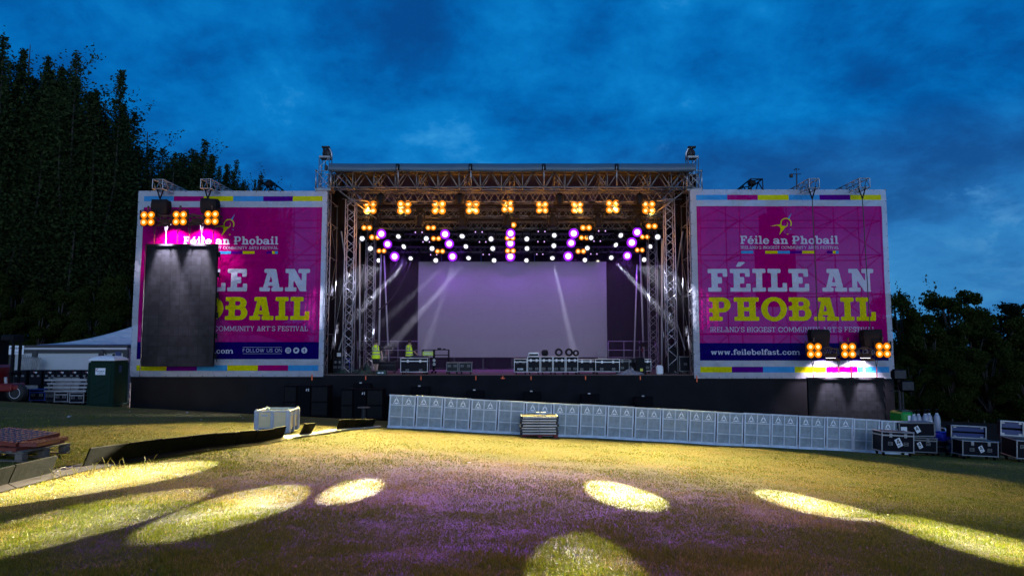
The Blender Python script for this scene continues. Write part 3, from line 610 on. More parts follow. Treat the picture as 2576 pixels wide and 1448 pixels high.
# ------------------------------------------------------------------ printed banners
def banner(X0, X1, Z0, Z1, lab, seed):
    Yb = 34.58
    bn = thing('festival_banner', lab, 'banner', ((X0 + X1) / 2, Yb, Z0), group='printed banners flanking the stage')
    def P(u, v, off=0):
        x = X0 + (X1 - X0) * u; z = Z1 + (Z0 - Z1) * v
        e = .012 * math.sin(1.7 * x + .8 * z + seed) + .009 * math.sin(3.1 * z - 1.3 * x + seed * 2) + .015 * math.sin(.7 * z + seed) + .012 * math.sin(9 * x) * max(0, v - .9) * 4
        return (x, Yb + e - off, z)
    def rect(mb, u0, v0, u1, v1, mi=0, off=0):
        nu = max(1, round((u1 - u0) * 26)); nv = max(1, round((v1 - v0) * 26)); mb.grid(lambda a, b: P(u0 + (u1 - u0) * a, v0 + (v1 - v0) * b, off), nu, nv, mi)
    U = [0, .031, .974, 1]; V = [0, .029, .057, .09, .816, .907, .939, .969, 1]
    bd = MB()
    for j in range(8):
        for i in range(3):
            if i == 1 and j in (1, 3, 4, 6): continue
            rect(bd, U[i], V[j], U[i + 1], V[j + 1])
    bd.build('border', M['p_white'], bn, True, True)
    mb = MB(); rect(mb, U[1], V[3], U[2], V[4]); mb.build('magenta_panel', M['p_mag'], bn, True, True)
    mb = MB(); rect(mb, U[1], V[4], U[2], V[5]); mb.build('navy_band', M['p_navy'], bn, True, True)
    for (j, cs) in ((1, ('p_cyan', 'p_mag', 'letter_y', 'p_cyan', 'p_purple', 'letter_y')), (6, ('letter_y', 'p_purple', 'p_cyan', 'letter_y', 'p_mag', 'p_cyan'))):
        for q, cn in enumerate(cs):
            mb = MB(); a = U[1] + (U[2] - U[1]) * q / 6; rect(mb, a, V[j], a + (U[2] - U[1]) / 6, V[j + 1]); mb.build('colour_block', M[cn], bn, True, True)
    def line(text, u0, u1, vt, vb, s, h, k, m, gap=.07, step=.04, name='lettering'):
        mb = MB(); lettering(mb, text, lambda x, y: P(u0 + (u1 - u0) * x, vb + (vt - vb) * y, .012), s, h, k, gap, step); return mb.build(name, M[m], bn, True)
    line('FÉILE AN', .081, .918, .426, .5465, .235, .175, .13, 'letter_w', .075)
    line('PHOBAIL', .083, .920, .577, .700, .235, .175, .13, 'letter_y', .075)
    line('IRELAND’S BIGGEST COMMUNITY ART’S FESTIVAL', .085, .915, .7325, .758, .105, .085, .085, 'letter_w', .09, .06)
    line('Féile an Phobail', .249, .747, .250, .293, .19, .13, .11, 'letter_w', .05, .045)
    line('IRELAND’S BIGGEST COMMUNITY ARTS FESTIVAL', .251, .748, .304, .3195, .12, .10, .07, 'letter_w', .09, .07)
    line('www.feilebelfast.com', .086, .532, .8485, .877, .17, .12, .09, 'letter_w', .06, .05)
    line('FOLLOW US ON', .581, .782, .851, .870, .10, .10, 0, 'letter_w', .17, .07)
    mb = MB(); rect(mb, .581, .8435, .782, .8447, 0, .012); rect(mb, .581, .8775, .782, .8787, 0, .012); mb.build('rule', M['letter_w'], bn, True)
    asp = (X1 - X0) / (Z1 - Z0)
    def ico(u, shape):
        r = .0155; mb = MB()
        def emit(poly): mb.add([P(u + p[0] * r, .861 - p[1] * r * asp, .012) for p in poly], [tuple(range(len(poly)))])
        contour(lambda X, Y: (X * X + Y * Y <= 1) & ~shape(X, Y), -1.1, 1.1, -1.1, 1.1, .09, emit); mb.build('icon', M['letter_w'], bn, True)
    def insta(X, Y):
        q = np.maximum(np.abs(X), np.abs(Y)); rr = np.hypot(X, Y); return ((q < .56) & (q > .42)) | ((rr < .30) & (rr > .17)) | (np.hypot(X - .31, Y - .31) < .07)
    def bird(X, Y): return (np.hypot(X - .25, Y - .2) < .24) | ((np.hypot(X + .05, Y - .05) < .45) & (Y < .12 + X * .5 + .2) & (X > -.45)) | ((np.abs(Y + .3 - X * .1) < .12) & (X > -.6) & (X < 0)) | ((np.abs(Y - .22 + X * .35) < .10) & (X > -.5) & (X < .1))
    def eff(X, Y): return ((np.abs(X + .02) < .13) & (Y > -.7) & (Y < .35)) | ((np.abs(Y - .08) < .10) & (np.abs(X) < .32)) | ((np.hypot(X - .24, Y - .32) < .39) & (np.hypot(X - .24, Y - .32) > .15) & (Y > .3) & (X < .3))
    for u, sh in ((.815, insta), (.857, bird), (.899, eff)): ico(u, sh)
    v0, v1 = .3295, .3443
    for a, b, cn in ((.2516, .3135, 'p_cyan'), (.3753, .4375, 'letter_y'), (.4375, .499, 'p_cyan'), (.499, .5615, 'p_purple'), (.5615, .624, 'letter_y'), (.687, .717, 'p_purple'), (.717, .732, 'letter_y'), (.732, .747, 'p_cyan')):
        mb = MB(); rect(mb, a, v0, b, v1, 0, .012); mb.build('colour_dash', M[cn], bn, True)
    # the dancing swirl emblem above the name
    ku = lambda X: .403 + (X - 1040) / 260 * .112; kv = lambda Y: .1275 + (Y - 510) / 265 * .1185
    def poly(name, pts, m):
        mb = MB(); mb.add([P(ku(a), kv(b), .013) for a, b in pts], [tuple(range(len(pts)))]); return mb
    em = MB()
    for quad in ([(1040, 667), (1110, 652), (1118, 660), (1100, 664)], [(1110, 652), (1165, 646), (1178, 660), (1118, 660)], [(1118, 660), (1178, 660), (1180, 680), (1150, 668)], [(1178, 660), (1222, 668), (1212, 690), (1180, 680)], [(1180, 680), (1212, 690), (1190, 720), (1163, 706)], [(1163, 706), (1190, 720), (1145, 775), (1156, 740)], [(1150, 668), (1180, 680), (1163, 706), (1162, 690)]):
        em.add([P(ku(a), kv(b), .013) for a, b in quad], [(0, 1, 2, 3)])
    def arc(cx, cy, r0, r1, a0, a1, n=16, ry=1.0, taper=None):
        for i in range(n):
            q = []
            for t, rr in ((i / n, r0), ((i + 1) / n, r0), ((i + 1) / n, r1), (i / n, r1)):
                if taper and rr == r1: rr = r0 + (r1 - r0) * (1 - .8 * t)
                a = R(a0 + (a1 - a0) * t); q.append(P(ku(cx + rr * math.cos(a)), kv(cy - rr * math.sin(a)), .013))
            em.add(q, [(0, 1, 2, 3)])
    arc(1229, 636, 68, 55, 200, -28); arc(1204, 640, 46, 33, -85, 35, taper=True)
    em.build('emblem', M['letter_y'], bn, True)
    bl = MB(); bl.add([P(ku(a), kv(b), .013) for a, b in ((1298, 508), (1270, 582), (1248, 574))], [(0, 1, 2)])
    for cx, cy, r in ((1283, 703, 13),):
        bl.add([P(ku(cx + dx * r), kv(cy + dy * r), .013) for dx, dy in ((0, -1), (.2, -.2), (1, 0), (.2, .2), (0, 1), (-.2, .2), (-1, 0), (-.2, -.2))], [tuple(range(8))])
    bl.build('spark', M['p_cyan'], bn, True)
    ys = MB(); ys.add([P(ku(1246 + dx * 14), kv(762 + dy * 14), .013) for dx, dy in ((0, -1), (.2, -.2), (1, 0), (.2, .2), (0, 1), (-.2, .2), (-1, 0), (-.2, -.2))], [tuple(range(8))]); ys.build('spark', M['letter_y'], bn, True)
    ey = MB()
    for i in range(17):
        for e, j in ((0, 0), (1, 0), (0, 1), (1, 1)):
            t = i / 16; q = P(t, .004 + .992 * e, .008) if j == 0 else P(.004 + .992 * e, t, .008); ey.box(q, (.035, .02, .035))
    ey.build('eyelets', M['steel'], bn, True)
    MB().box((X1 - .55 if X0 < 0 else X0 + .12, Yb - .06, Z0 - .02), (.05, .02, .30)).build('tape_mark', M['orange'], bn, True)
    return bn
banner(-19.23, -9.49, 1.885, 11.37, 'magenta festival banner partly hidden behind a hanging dark LED screen', 1)
banner(9.16, 19.24, 1.80, 11.44, 'magenta festival banner with its full web address readable', 2.4)

# ------------------------------------------------------------------ roof, its towers and drapes
roof = thing('stage_roof', 'black trussed stage roof with pale edge of stretched canopy', 'stage roof', (0, 39.5, ZS))
ft = MB(); x0, x1 = -9.35, 9.35; yf, yb, zb, zt = 34.75, 35.35, 11.60, 12.42
for y in (yf, yb):
    for z in (zb, zt): ft.tube((x0, y, z), (x1, y, z), .036, 7)
nb = 17; st_ = (x1 - x0) / nb
for i in range(nb + 1):
    x = x0 + st_ * i
    for y in (yf, yb): ft.tube((x, y, zb), (x, y, zt), .026, 5)
    for z in (zb, zt): ft.tube((x, yf, z), (x, yb, z), .022, 5)
    if i < nb:
        for y in (yf, yb): ft.tube((x + .02, y, zb), (x + st_ / 2, y, zt), .022, 5); ft.tube((x + st_ / 2, y, zt), (x + st_ - .02, y, zb), .022, 5)
        for z in (zb, zt): ft.tube((x, yf, z), (x + st_, yb, z) if i % 2 else (x + st_, yb, z), .018, 4)
ft.build('front_truss', M['alu_dull'], roof, True, True)
clx = [W(px, 418, 34.5).x for px in (1001, 1184, 1368, 1551)]; ed = [-9.45] + clx + [9.45]
cz0 = W(1184, 426, 34.5).z
def can(u, v):
    x = -9.45 + 18.9 * u; k = max(i for i in range(5) if ed[i] <= x + 1e-6); t = (x - ed[k]) / (ed[k + 1] - ed[k]); sag = .055 * math.sin(math.pi * t)
    prof = [(34.62, -.06), (34.47, -.09), (34.44, .04), (34.46, .14), (34.53, .26), (34.70, .37), (35.4, .47), (37, .72), (40, 1.0), (44.8, .5)]
    y, z = prof[round(v * 9)]; return (x, y, cz0 + z - sag * max(0, 1 - v * 1.3))
mb = MB(); mb.grid(can, 60, 9); mb.build('canopy', M['roofskin'], roof, True, True)
mb = MB(); mb.bb(-9.4, 9.4, 34.66, 44.7, 12.58, 12.62); mb.bb(-9.85, -9.4, 35.75, 44.7, 12.50, 12.54); mb.bb(9.4, 9.85, 35.75, 44.7, 12.50, 12.54); mb.build('lining', M['roofdark'], roof, True)
for x in clx:
    mb = MB(); mb.cbox((x, 34.44, cz0 + .10), (.19, .12, .34), .03); mb.build('keder_clamp', M['black'], roof, True)
    mb = MB(); mb.tube((x - .02, 34.37, cz0 + .16), (x - .02, 34.37, cz0 - .1), .02, 6); mb.tube((x - .02, 34.40, cz0 - .1), (x + .06, 34.40, cz0 - .12), .018, 6); mb.tube((x, 34.45, cz0), (x + .03, 34.72, 11.62), .03, 6); mb.build('clamp_hook', M['alu'], roof, True, True)
for x in (-9.0, 9.0):
    mb = MB(); truss(mb, (x, 35.4, 12.1), (x, 44.4, 12.1), .5, .7, bay=1.0); mb.build('side_truss', M['alu_dull'], roof, True, True)
    sx = 1 if x < 0 else -1; mb = MB(); mb.tube((x - .1 * sx, 35.3, 11.55), (x + 1.65 * sx, 36.6, 10.3), .03, 6)
    for k in range(4): mb.tube((x - .15 * sx, 36.2 + .9 * k, 11.3 - .12 * k), (x + 1.2 * sx, 36.2 + .9 * k, 11.2 - .16 * k), .022, 5)
    mb.build('corner_brace', M['alu_dull'], roof, True, True)
for x in np.arange(-7.2, 7.3, 2.4):
    mb = MB(); truss(mb, (x, 35.4, 12.25), (x, 44.4, 12.25), .25, .4, r=.02, rb=.012, bay=.7); mb.build('rafter', M['alu_dull'], roof, True, True)
mb = MB(); truss(mb, (-9, 44.2, 12.1), (9, 44.2, 12.1), .5, .7, bay=1.1); mb.build('rear_truss', M['alu_dull'], roof, True, True)
for y, z, h in ((36.45, 11.42, .52), (37.55, 10.78, .40), (38.6, 10.28, .40), (40.8, 9.98, .36), (43.0, 9.52, .34)):
    mb = MB(); truss(mb, (-8.75, y, z), (8.75, y, z), .42, h, r=.026, rb=.014, bay=.62, zig=False); mb.build('lighting_truss', M['alu_dull'], roof, True, True)
    mb = MB()
    for i in range(60): x = random.uniform(-8.3, 8.3); mb.box((x, y - .23, z - h / 2 - random.uniform(.02, .10)), (random.uniform(.05, .35), .06, random.uniform(.04, .12)))
    pts = [(x, y - .2, z - h / 2 - .05 - .09 * abs(math.sin(x * 2.2))) for x in np.linspace(-8.4, 8.4, 90)]; mb.path(pts, .022, 4); mb.build('cable_loom', M['rubber'], roof, True)
mb = MB()
def dr(u, v): x = -10.3 + 20.6 * u; return (x, 44.3 + .05 * math.sin(x * 5) + .03 * math.sin(x * 11.3), ZS + (12.585 - ZS) * v)
mb.grid(dr, 180, 4); mb.build('back_drape', M['drape'], roof, True, True)
for sx in (-1, 1):
    mb = MB(); mb.grid(lambda u, v: (sx * (9.80 + .03 * math.sin(u * 46)), 35.64 + 8.66 * u, ZS + (12.52 - ZS) * v), 90, 4); mb.build('side_drape', M['drape'], roof, True, True)
    mb = MB()
    for a, b in (((sx * 9.15, 36.2, 3.2), (sx * 8.8, 43, 10.5)), ((sx * 9.15, 37.0, 6.2), (sx * 9.1, 42, 11.6)), ((sx * 9.1, 40, 4), (sx * 9.1, 36, 9.5))): mb.tube(a, b, .045, 6)
    mb.build('wall_brace', M['alu_dull'], roof, True, True)

def tower(x, y, z0, z1, w, head, lab, grp, bay=.52):
    t = thing('roof_tower' if head else 'truss_tower', lab, 'truss tower', (x, y, z0), group=grp)
    mb = MB(); truss(mb, (x, y, z0), (x, y, z1), w, up=(0, 1, 0), r=.026, rb=.013, bay=bay, zig=True); mb.build('mast', M['alu'] if head else M['alu_lit'], t, True, True)  # inner masts coloured paler and faintly violet for the stage light on them
    MB().bb(x - w * .7, x + w * .7, y - w * .7, y + w * .7, z0 - .02, z0 + .03).build('base_plate', M['alu_dull'], t, True)
    if head:
        mb = MB(); truss(mb, (x, y, 11.62), (x, y, 12.52), .76, up=(0, 1, 0), r=.034, rb=.02, bay=.9)
        for zz in (11.62, 12.52):
            for a, b in ((-1, -1), (-1, 1), (1, -1), (1, 1)): mb.cbox((x + a * .38, y + b * .38, zz), (.10, .10, .10), .02)
        mb.build('sleeve_block', M['alu'], t, True, True)
        MB().bb(x - .40, x + .40, y - .40, y + .40, 11.47, 11.57).build('sleeve_plate', M['alu_dull'], t, True)
        sg = 1 if x < 0 else -1; hd = MB(); hd.bb(x - .28, x + .28, y - .26, y + .26, z1, z1 + .10); hd.build('head_beam', M['alu_dull'], t, True)
        pu = MB(); pu.lathe([(.02, -.03), (.24, -.03), (.24, .03), (.02, .03)], (x + .06 * sg, y, z1 + .30), 18, 'Y'); pu.bb(x - .14, x - .09, y - .1, y + .1, z1 + .16, z1 + .62); pu.bb(x + .02, x + .06, y - .1, y + .1, z1 + .16, z1 + .62); pu.bb(x - .2, x + .2, y - .12, y + .12, z1 + .58, z1 + .66); pu.build('pulley_head', M['steel'], t, True, True)
        gd = MB(); gd.path([(x + .32 * sg, y, z1 - .05), (x + .31 * sg, y, z1 + .3), (x + .22 * sg, y, z1 + .52), (x + .05 * sg, y, z1 + .62)], .05, 6); gd.build('guard_hoop', M['alu'], t, True, True)
        ch = MB(); ch.tube((x, y - .05, z1 + .2), (x, y - .05, 12.9), .022, 6); ch.cbox((x + .05 * sg, y - .05, 12.75), (.16, .16, .30), .04); ch.build('hoist_chain', M['steel'], t, True)
    return t
for px, lab in ((817, 'tall roof tower with pulley head above the banner holding the dark screen'), (1743, 'tall roof tower with pulley head above the fully readable banner')):
    x = W(px, 500, 35.3).x; tower(x, 35.3, gz(x, 35.3), 13.25, .53, True, lab, 'roof towers with pulley heads')
for px, y, lab in ((878, 36.5, 'front lattice tower inside stage beside heap of green tarpaulin'), (930, 40.6, 'rear lattice tower inside stage behind man in hi vis vest'), (1688, 36.5, 'front lattice tower inside stage next to covered black stack'), (1643, 40.6, 'rear lattice tower inside stage near the black taper bag')):
    x = W(px, 800, y).x; tower(x, y, ZS, 11.3, .5, False, lab, 'lattice towers inside the stage', .42)
# plain poles, wires, a sagging cable and guard rails at the back of the stage
for a, b, y, r, lab in (((905, 600), (905, 930), 38.6, .045, 'plain upright pole beside front lattice tower on the tarpaulin side'), ((958, 640), (952, 926), 42.0, .06, 'pale leaning pole behind the man in shorts'), ((966, 643), (978, 908), 42.3, .045, 'dim thin pole leaning beside the pale one, tarpaulin side'), ((1611, 640), (1620, 905), 42.0, .06, 'pale leaning pole beside the hanging chain motor, far side'), ((1603, 665), (1595, 905), 42.3, .045, 'dim thin pole leaning beside the pale one, black bag side'), ((1666, 600), (1665, 938), 38.6, .06, 'plain upright pole standing behind the white canister')):
    p, q = W(*a, y), W(*b, y); q.z = max(q.z, ZS); mb = MB(); mb.tube(q, p, r, 8); o = mb.build('scaffold_pole', M['rail'], None, smooth=True); tag(o, lab, 'pole', 'poles at the sides of the stage')
for a, b, y, lab in (((866, 700), (832, 890), 36.2, 'taut wire guy with turnbuckle beside the tarpaulin, outer'), ((922, 690), (905, 880), 38.3, 'taut wire guy between the two towers on tarpaulin side'), ((1704, 690), (1742, 890), 36.2, 'taut wire guy with turnbuckle beside covered black stack, outer'), ((1656, 705), (1676, 905), 38.3, 'taut wire guy between the two towers on canister side')):
    p, q = W(*a, y), W(*b, y); t = thing('wire_guy', lab, 'wire', q, group='wire guys inside the stage'); m_ = q.lerp(p, .28)
    MB().tube(q, p, .011, 5).build('wire', M['alu_dull'], t, True); MB().tube(m_, m_.lerp(p, .10), .032, 6).build('turnbuckle', M['alu'], t, True); mb = MB(); mb.path([q + Vector((0, 0, -.3)), q + Vector((.03, 0, -.15)), q], .025, 5); mb.build('shackle', M['steel'], t, True)
P0, P1 = W(1037, 655, 42.4), W(938, 787, 41.2); pts = []
for i in range(19):
    t = i / 18; p = P0.lerp(P1, t); p.z -= .75 * math.sin(math.pi * t) * (1 - .2 * t); pts.append(p)
tag(MB().path(pts, .045, 6).build('hanging_cable', M['rubber'], None, smooth=True), 'thick black cable sagging from the light truss to rear tower', 'cable')
for xa, xb, lab in ((900, 1052, 'dark guard rail behind the two men in hi vis vests'), (1530, 1648, 'dark guard rail between the LED wall and rear tower')):
    y = 42.9; a, b = W(xa, 858, y), W(xb, 858, y); t = thing('guard_rail', lab, 'railing', ((a.x + b.x) / 2, y, ZS), group='guard rails at the back of stage'); mb = MB()
    for z in (a.z, a.z - .55, a.z - 1.0): mb.tube((a.x, y, z), (b.x, y, z), .028, 6)
    mb.build('rail', M['alu_dull'], t, True, True)
    for x in np.linspace(a.x, b.x, 4): MB().tube((x, y, ZS), (x, y, a.z), .028, 6).build('post', M['alu_dull'], t, True, True)

# ------------------------------------------------------------------ big LED wall at the back
led = thing('led_wall', 'wide grey unlit LED video wall at back of stage', 'LED wall', (.03, 43.4, ZS))
MB().bb(-5.97, 6.02, 43.32, 43.42, 2.72, 8.79).build('screen_face', M['led_main'], led, True)
mb = MB(); mb.bb(-5.99, 6.04, 43.425, 43.6, 2.70, 8.82)
mb.build('cabinet', M['black'], led, True)
for x in np.linspace(-5.5, 5.5, 7):
    mb = MB(); mb.bb(x - .05, x + .05, 43.5, 43.58, ZS, 2.70); mb.bb(x - .3, x + .3, 43.3, 44, ZS, ZS + .06); mb.build('support_leg', M['steel'], led, True)
for px in (1424, 1612 * 0 + 1345, 1110, 1210, 1480):
    p = W(px, 656, 43.3); MB().tube((p.x, 43.5, 8.82), (p.x, 43.5, 9.35), .025, 6).build('hanging_bracket', M['bluealu'], led, True)

# ------------------------------------------------------------------ lamps and their light
def yoke_parts(t, w, drop, d=.05):
    mb = MB(); mb.bb(-w - .03, -w + .015, -d / 2, d / 2, -.04, drop); mb.bb(w - .015, w + .03, -d / 2, d / 2, -.04, drop); mb.bb(-w - .03, w + .03, -d / 2, d / 2, drop, drop + .035); mb.build('yoke', M['black'], t)
    mb = MB(); mb.tube((0, 0, drop + .03), (0, 0, drop + .16), .03, 6); mb.lathe([(.035, -.03), (.055, -.03), (.055, .03), (.035, .03)], (0, 0, drop + .18), 10, 'X'); mb.build('clamp', M['steel'], t)
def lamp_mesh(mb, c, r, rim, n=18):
    mb.disc((c[0], c[1], c[2]), rim, n, 'Y', 0); mb.disc((c[0], c[1] - .012, c[2]), r, n, 'Y', 1)  # larger disc behind the core is a glowing ring imitating the lamp's halo
def make_blinder(four=True):
    t = thing('blinder_light' if four else 'twin_blinder_light', '', 'stage light')
    s = .18 if four else .165; hz = .36 if four else .17
    mb = MB(); mb.cbox((0, .03, 0), (.74 if four else .66, .10, hz * 2), .03); mb.build('housing', M['black'], t)
    for i in (-1, 1):
        for j in ((-1, 1) if four else (0,)):
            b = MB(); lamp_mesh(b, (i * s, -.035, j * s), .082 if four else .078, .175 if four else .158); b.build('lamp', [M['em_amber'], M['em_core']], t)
    yoke_parts(t, .38 if four else .34, .40 if four else .3)
    return t
def make_head(kind):
    t = thing('moving_head_light' if kind == 'white' else 'wash_light' if kind == 'purple' else 'profile_light', '', 'stage light')
    mb = MB(); mb.cbox((0, 0, .47), (.36, .30, .16), .03); mb.build('base', M['black'], t)
    mb = MB()
    for s in (-1, 1): mb.cbox((s * .235, 0, .16), (.06, .16, .46), .025)
    mb.cbox((0, 0, .385), (.52, .18, .06), .02); mb.build('yoke', M['black'], t)
    mb = MB(); rr = {'white': .17, 'purple': .285, 'dark': .17}[kind]
    mb.lathe([(.05, .30), (rr * .8, .26), (rr, .12), (rr, -.05), (rr * .98, -.22), (rr * 1.02, -.25)], (0, 0, 0), 16, 'Y'); hd = mb.build('head', M['black'], t, smooth=True)
    if kind != 'dark':
        b = MB(); b.disc((0, -.256, 0), rr * 1.0, 20, 'Y', 0); b.disc((0, -.27, 0), .118 if kind == 'white' else .180, 20, 'Y', 1, wob=0 if kind == 'white' else -.05)  # outer disc emits the halo colour around the lens
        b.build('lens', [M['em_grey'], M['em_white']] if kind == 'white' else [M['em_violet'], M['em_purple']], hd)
    else: b = MB(); b.disc((0, -.256, 0), rr * .8, 16, 'Y'); b.build('lens', M['ply'], hd)
    return t
def aim(t, d):                       # turns the head of a fixture so that its lens looks along d
    d = Vector(d).normalized()
    for c in KIDS(t):
        if c.name.startswith('head'): c.rotation_euler = d.to_track_quat('-Y', 'Z').to_euler()
def placed(proto, used, loc, lab, grp):
    o = dup(proto, loc) if used[0] else proto; used[0] = True; o.location = loc; o['label'] = lab; o['group'] = grp; k = random.uniform(.90, 1.07); o.scale = (k, k, k); o.rotation_euler.z = R(random.uniform(-5, 5)); return o
AMB = (1, .70, .30); VIO = (.42, .10, 1.0); WHT = (1, .93, .70)
bp, bu = make_blinder(True), [False]
BL = [(931, 522), (1017, 522), (1104, 522), (1189, 522), (1277, 519), (1364, 522), (1452, 522), (1541, 520), (1632, 522)]
for i, (px, py) in enumerate(BL):
    L_ = W(px, py, 36.25); placed(bp, bu, L_, 'amber four lamp blinder on front lighting truss, %s along' % ORD[i], 'four lamp blinders on the front lighting truss')
    spot('blinder_beam', L_ + Vector((0, -.12, 0)), (L_.x * .93, 18.6 + .8 * (i % 3 - 1), .6), 52000, 26, (1, .80, .26), .5 if i in (0, 8) else .9, .15 if i in (0, 8) else .25)
    q = bpy.data.lights.new('blinder_glow', 'POINT'); q.energy = 75; q.color = (1, .36, .03); q.shadow_soft_size = .2; o = bpy.data.objects.new('blinder_glow', q); COL.objects.link(o); o.location = L_ + Vector((0, -.35, 0))
tp, tu = make_blinder(False), [False]
T1 = [(923, 573), (1084, 573), (1284, 566), (1474, 573), (1639, 569)]; T2 = [(943, 597), (1097, 600), (1283, 599), (1469, 598), (1622, 596)]; T3 = [(960, 631), (1107, 632), (1284, 631), (1461, 632), (1609, 629)]
WASH = [[(960, 588), (1119, 589), (1284, 587), (1443, 587), (1604, 584)], [(975, 614), (1131, 613), (1284, 612), (1437, 611), (1590, 610)], [(993, 645), (1139, 645), (1284, 645), (1430, 644), (1578, 643)]]
ROWS = ('nearest', 'middle', 'rearmost'); YR = (38.3, 40.5, 42.7)
for r, rowp in enumerate((T1, T2, T3)):
    for i, (px, py) in enumerate(rowp):
        L_ = W(px, py, YR[r] - .1); placed(tp, tu, L_, 'amber twin lamp blinder on the %s fixture truss, %s along' % (ROWS[r], ORD[i]), 'twin blinders on the fixture trusses')
        if r: continue
        q = bpy.data.lights.new('twin_glow', 'POINT'); q.energy = 36; q.color = (1, .42, .06); q.shadow_soft_size = .15; o = bpy.data.objects.new('twin_glow', q); COL.objects.link(o); o.location = L_ + Vector((0, -.3, 0))
wp, wu = make_head('purple'), [False]
for r, rowp in enumerate(WASH):
    for i, (px, py) in enumerate(rowp):
        L_ = W(px, py, YR[r]); d = Vector((0, -1, -.16)); d.normalize(); o = placed(wp, wu, L_ - d * .27, 'violet wash light on the %s fixture truss, %s along' % (ROWS[r], ORD[i]), 'violet wash lights on the fixture trusses'); aim(o, d)
        if r == 1: spot('violet_field_wash', L_ + d * .1, (.4 + (L_.x) * .45, 6.1 + .4 * (i % 2), 1.5), 56000 if 0 < i < 4 else 26000, 14.5, VIO, .9, .15)
        if r == 2: spot('violet_wall_wash', L_ + Vector((0, -.05, .0)), (L_.x * .92, 43.25, 7.9), 900, 150, (.38, .08, 1), .9, .1)
        if r < 2: continue
        q = bpy.data.lights.new('violet_glow', 'POINT'); q.energy = 34; q.color = (.30, .04, 1); q.shadow_soft_size = .2; o = bpy.data.objects.new('violet_glow', q); COL.objects.link(o); o.location = L_ + d * .35
W1 = [(910, 600), (1001, 595), (1072, 600), (1162, 594), (1236, 601), (1325, 601), (1394, 592), (1487, 598), (1561, 592), (1654, 596)]
W2 = [(932, 625), (1016, 620), (1086, 625), (1171, 620), (1240, 625), (1325, 625), (1394, 618), (1478, 624), (1549, 616), (1636, 620)]
W3 = [(952, 655), (1033, 650), (1097, 655), (1178, 649), (1243, 655), (1324, 655), (1390, 649), (1472, 654), (1538, 648), (1620, 653)]
G3 = lambda x, y: Vector((x, y, gz(x, y)))
AIMS = {   # head -> (target, power, full cone)
    (1394, 592): (G3(-5.68, 9.65), 1100000, 2.75), (1325, 625): (G3(-4.41, 7.11), 650000, 2.0), (1236, 601): (G3(-3.14, 8.08), 700000, 2.04), (1240, 625): (G3(-2.19, 9.63), 1000000, 1.28), (1325, 601): (G3(1.64, 10.32), 1100000, 2.1), (1478, 624): (G3(4.38, 10.31), 950000, 2.1), (1487, 598): (G3(5.03, 7.48), 750000, 2.24), (1394, 618): (G3(.6, 5.45), 500000, 1.66),
    (1001, 595): (Vector((-9.7, 37.2, 6.6)), 90000, 6), (1016, 620): (W(817, 765, 34.75), 14000, 17), (1033, 650): (Vector((-9.7, 38.2, 4.2)), 130000, 6),
    (1561, 592): (Vector((9.7, 37.2, 6.6)), 90000, 6), (1549, 616): (W(1743, 765, 34.75), 14000, 17), (1538, 648): (Vector((9.7, 38.2, 4.0)), 130000, 6),
    (1162, 594): (W(1080, 850, 39.0), 90000, 5), (1171, 620): (W(985, 790, 40.5), 80000, 5), (1178, 649): (W(965, 890, 41.3), 140000, 6), (1390, 649): (W(1452, 925, 41.6), 140000, 5.5), (1404, 655): None}
hp, hu = make_head('white'), [False]
for r, rowp in enumerate((W1, W2, W3)):
    for i, pt in enumerate(rowp):
        L_ = W(*pt, YR[r] + .15); a = AIMS.get(pt)
        d = (Vector((0, 0, CZ)) - L_).normalized(); d = (d + Vector((random.uniform(-.12, .12), 0, random.uniform(-.1, .1)))).normalized()
        if a:
            da = (a[0] - L_).normalized(); d = da if da.y < -.75 else (d * .75 + da * .5).normalized()
        o = placed(hp, hu, L_ - d * .27, 'white beam moving head on the %s fixture truss, %s along' % (ROWS[r], ORD[i]), 'white moving heads on the fixture trusses'); aim(o, d)
        if a and a[1] > 300000:
            spot('head_beam', L_ + d * .06, a[0], a[1] * .6, a[2], WHT, .08, .04); spot('head_beam_core', L_ + d * .06, a[0], a[1] * .75, max(1.0, a[2] * .8), WHT, 1.0, .04)
        elif a:
            spot('side_beam', L_ + d * .10 + (a[0] - L_).normalized() * .28, a[0], a[1], a[2], (.78, .80, 1), .8, .10)
dp, du = make_head('dark'), [False]
for i, px in enumerate((945, 1056, 1163, 1278, 1390, 1504, 1604)):
    p = W(px, 556, 37.4); o = placed(dp, du, p, 'unlit black profile light hanging from the second truss, %s along' % ORD[i], 'unlit profile lights'); aim(o, (0, -.2, -1)); o.scale = (1.15, 1.15, 1.3)
ch0 = None
for i, px in enumerate((957, 1156, 1408, 1609)):
    p = W(px, 500, 35.9); t = thing('chain_hoist', 'dark bagged chain hoist hanging under roof front, %s along' % ORD[i], 'hoist', p, group='chain hoists under the roof front')
    mb = MB(); mb.loft([[Vector((a * math.cos(k * math.pi / 5), b * math.sin(k * math.pi / 5), z)) for k in range(10)] for a, b, z in ((.14, .12, -.30), (.20, .15, -.26), (.24, .16, -.05), (.22, .14, .20), (.10, .08, .30))]); mb.build('bag', M['black'], t)
    MB().tube((0, 0, .3), (0, 0, 1.2), .02, 5).build('chain', M['steel'], t)
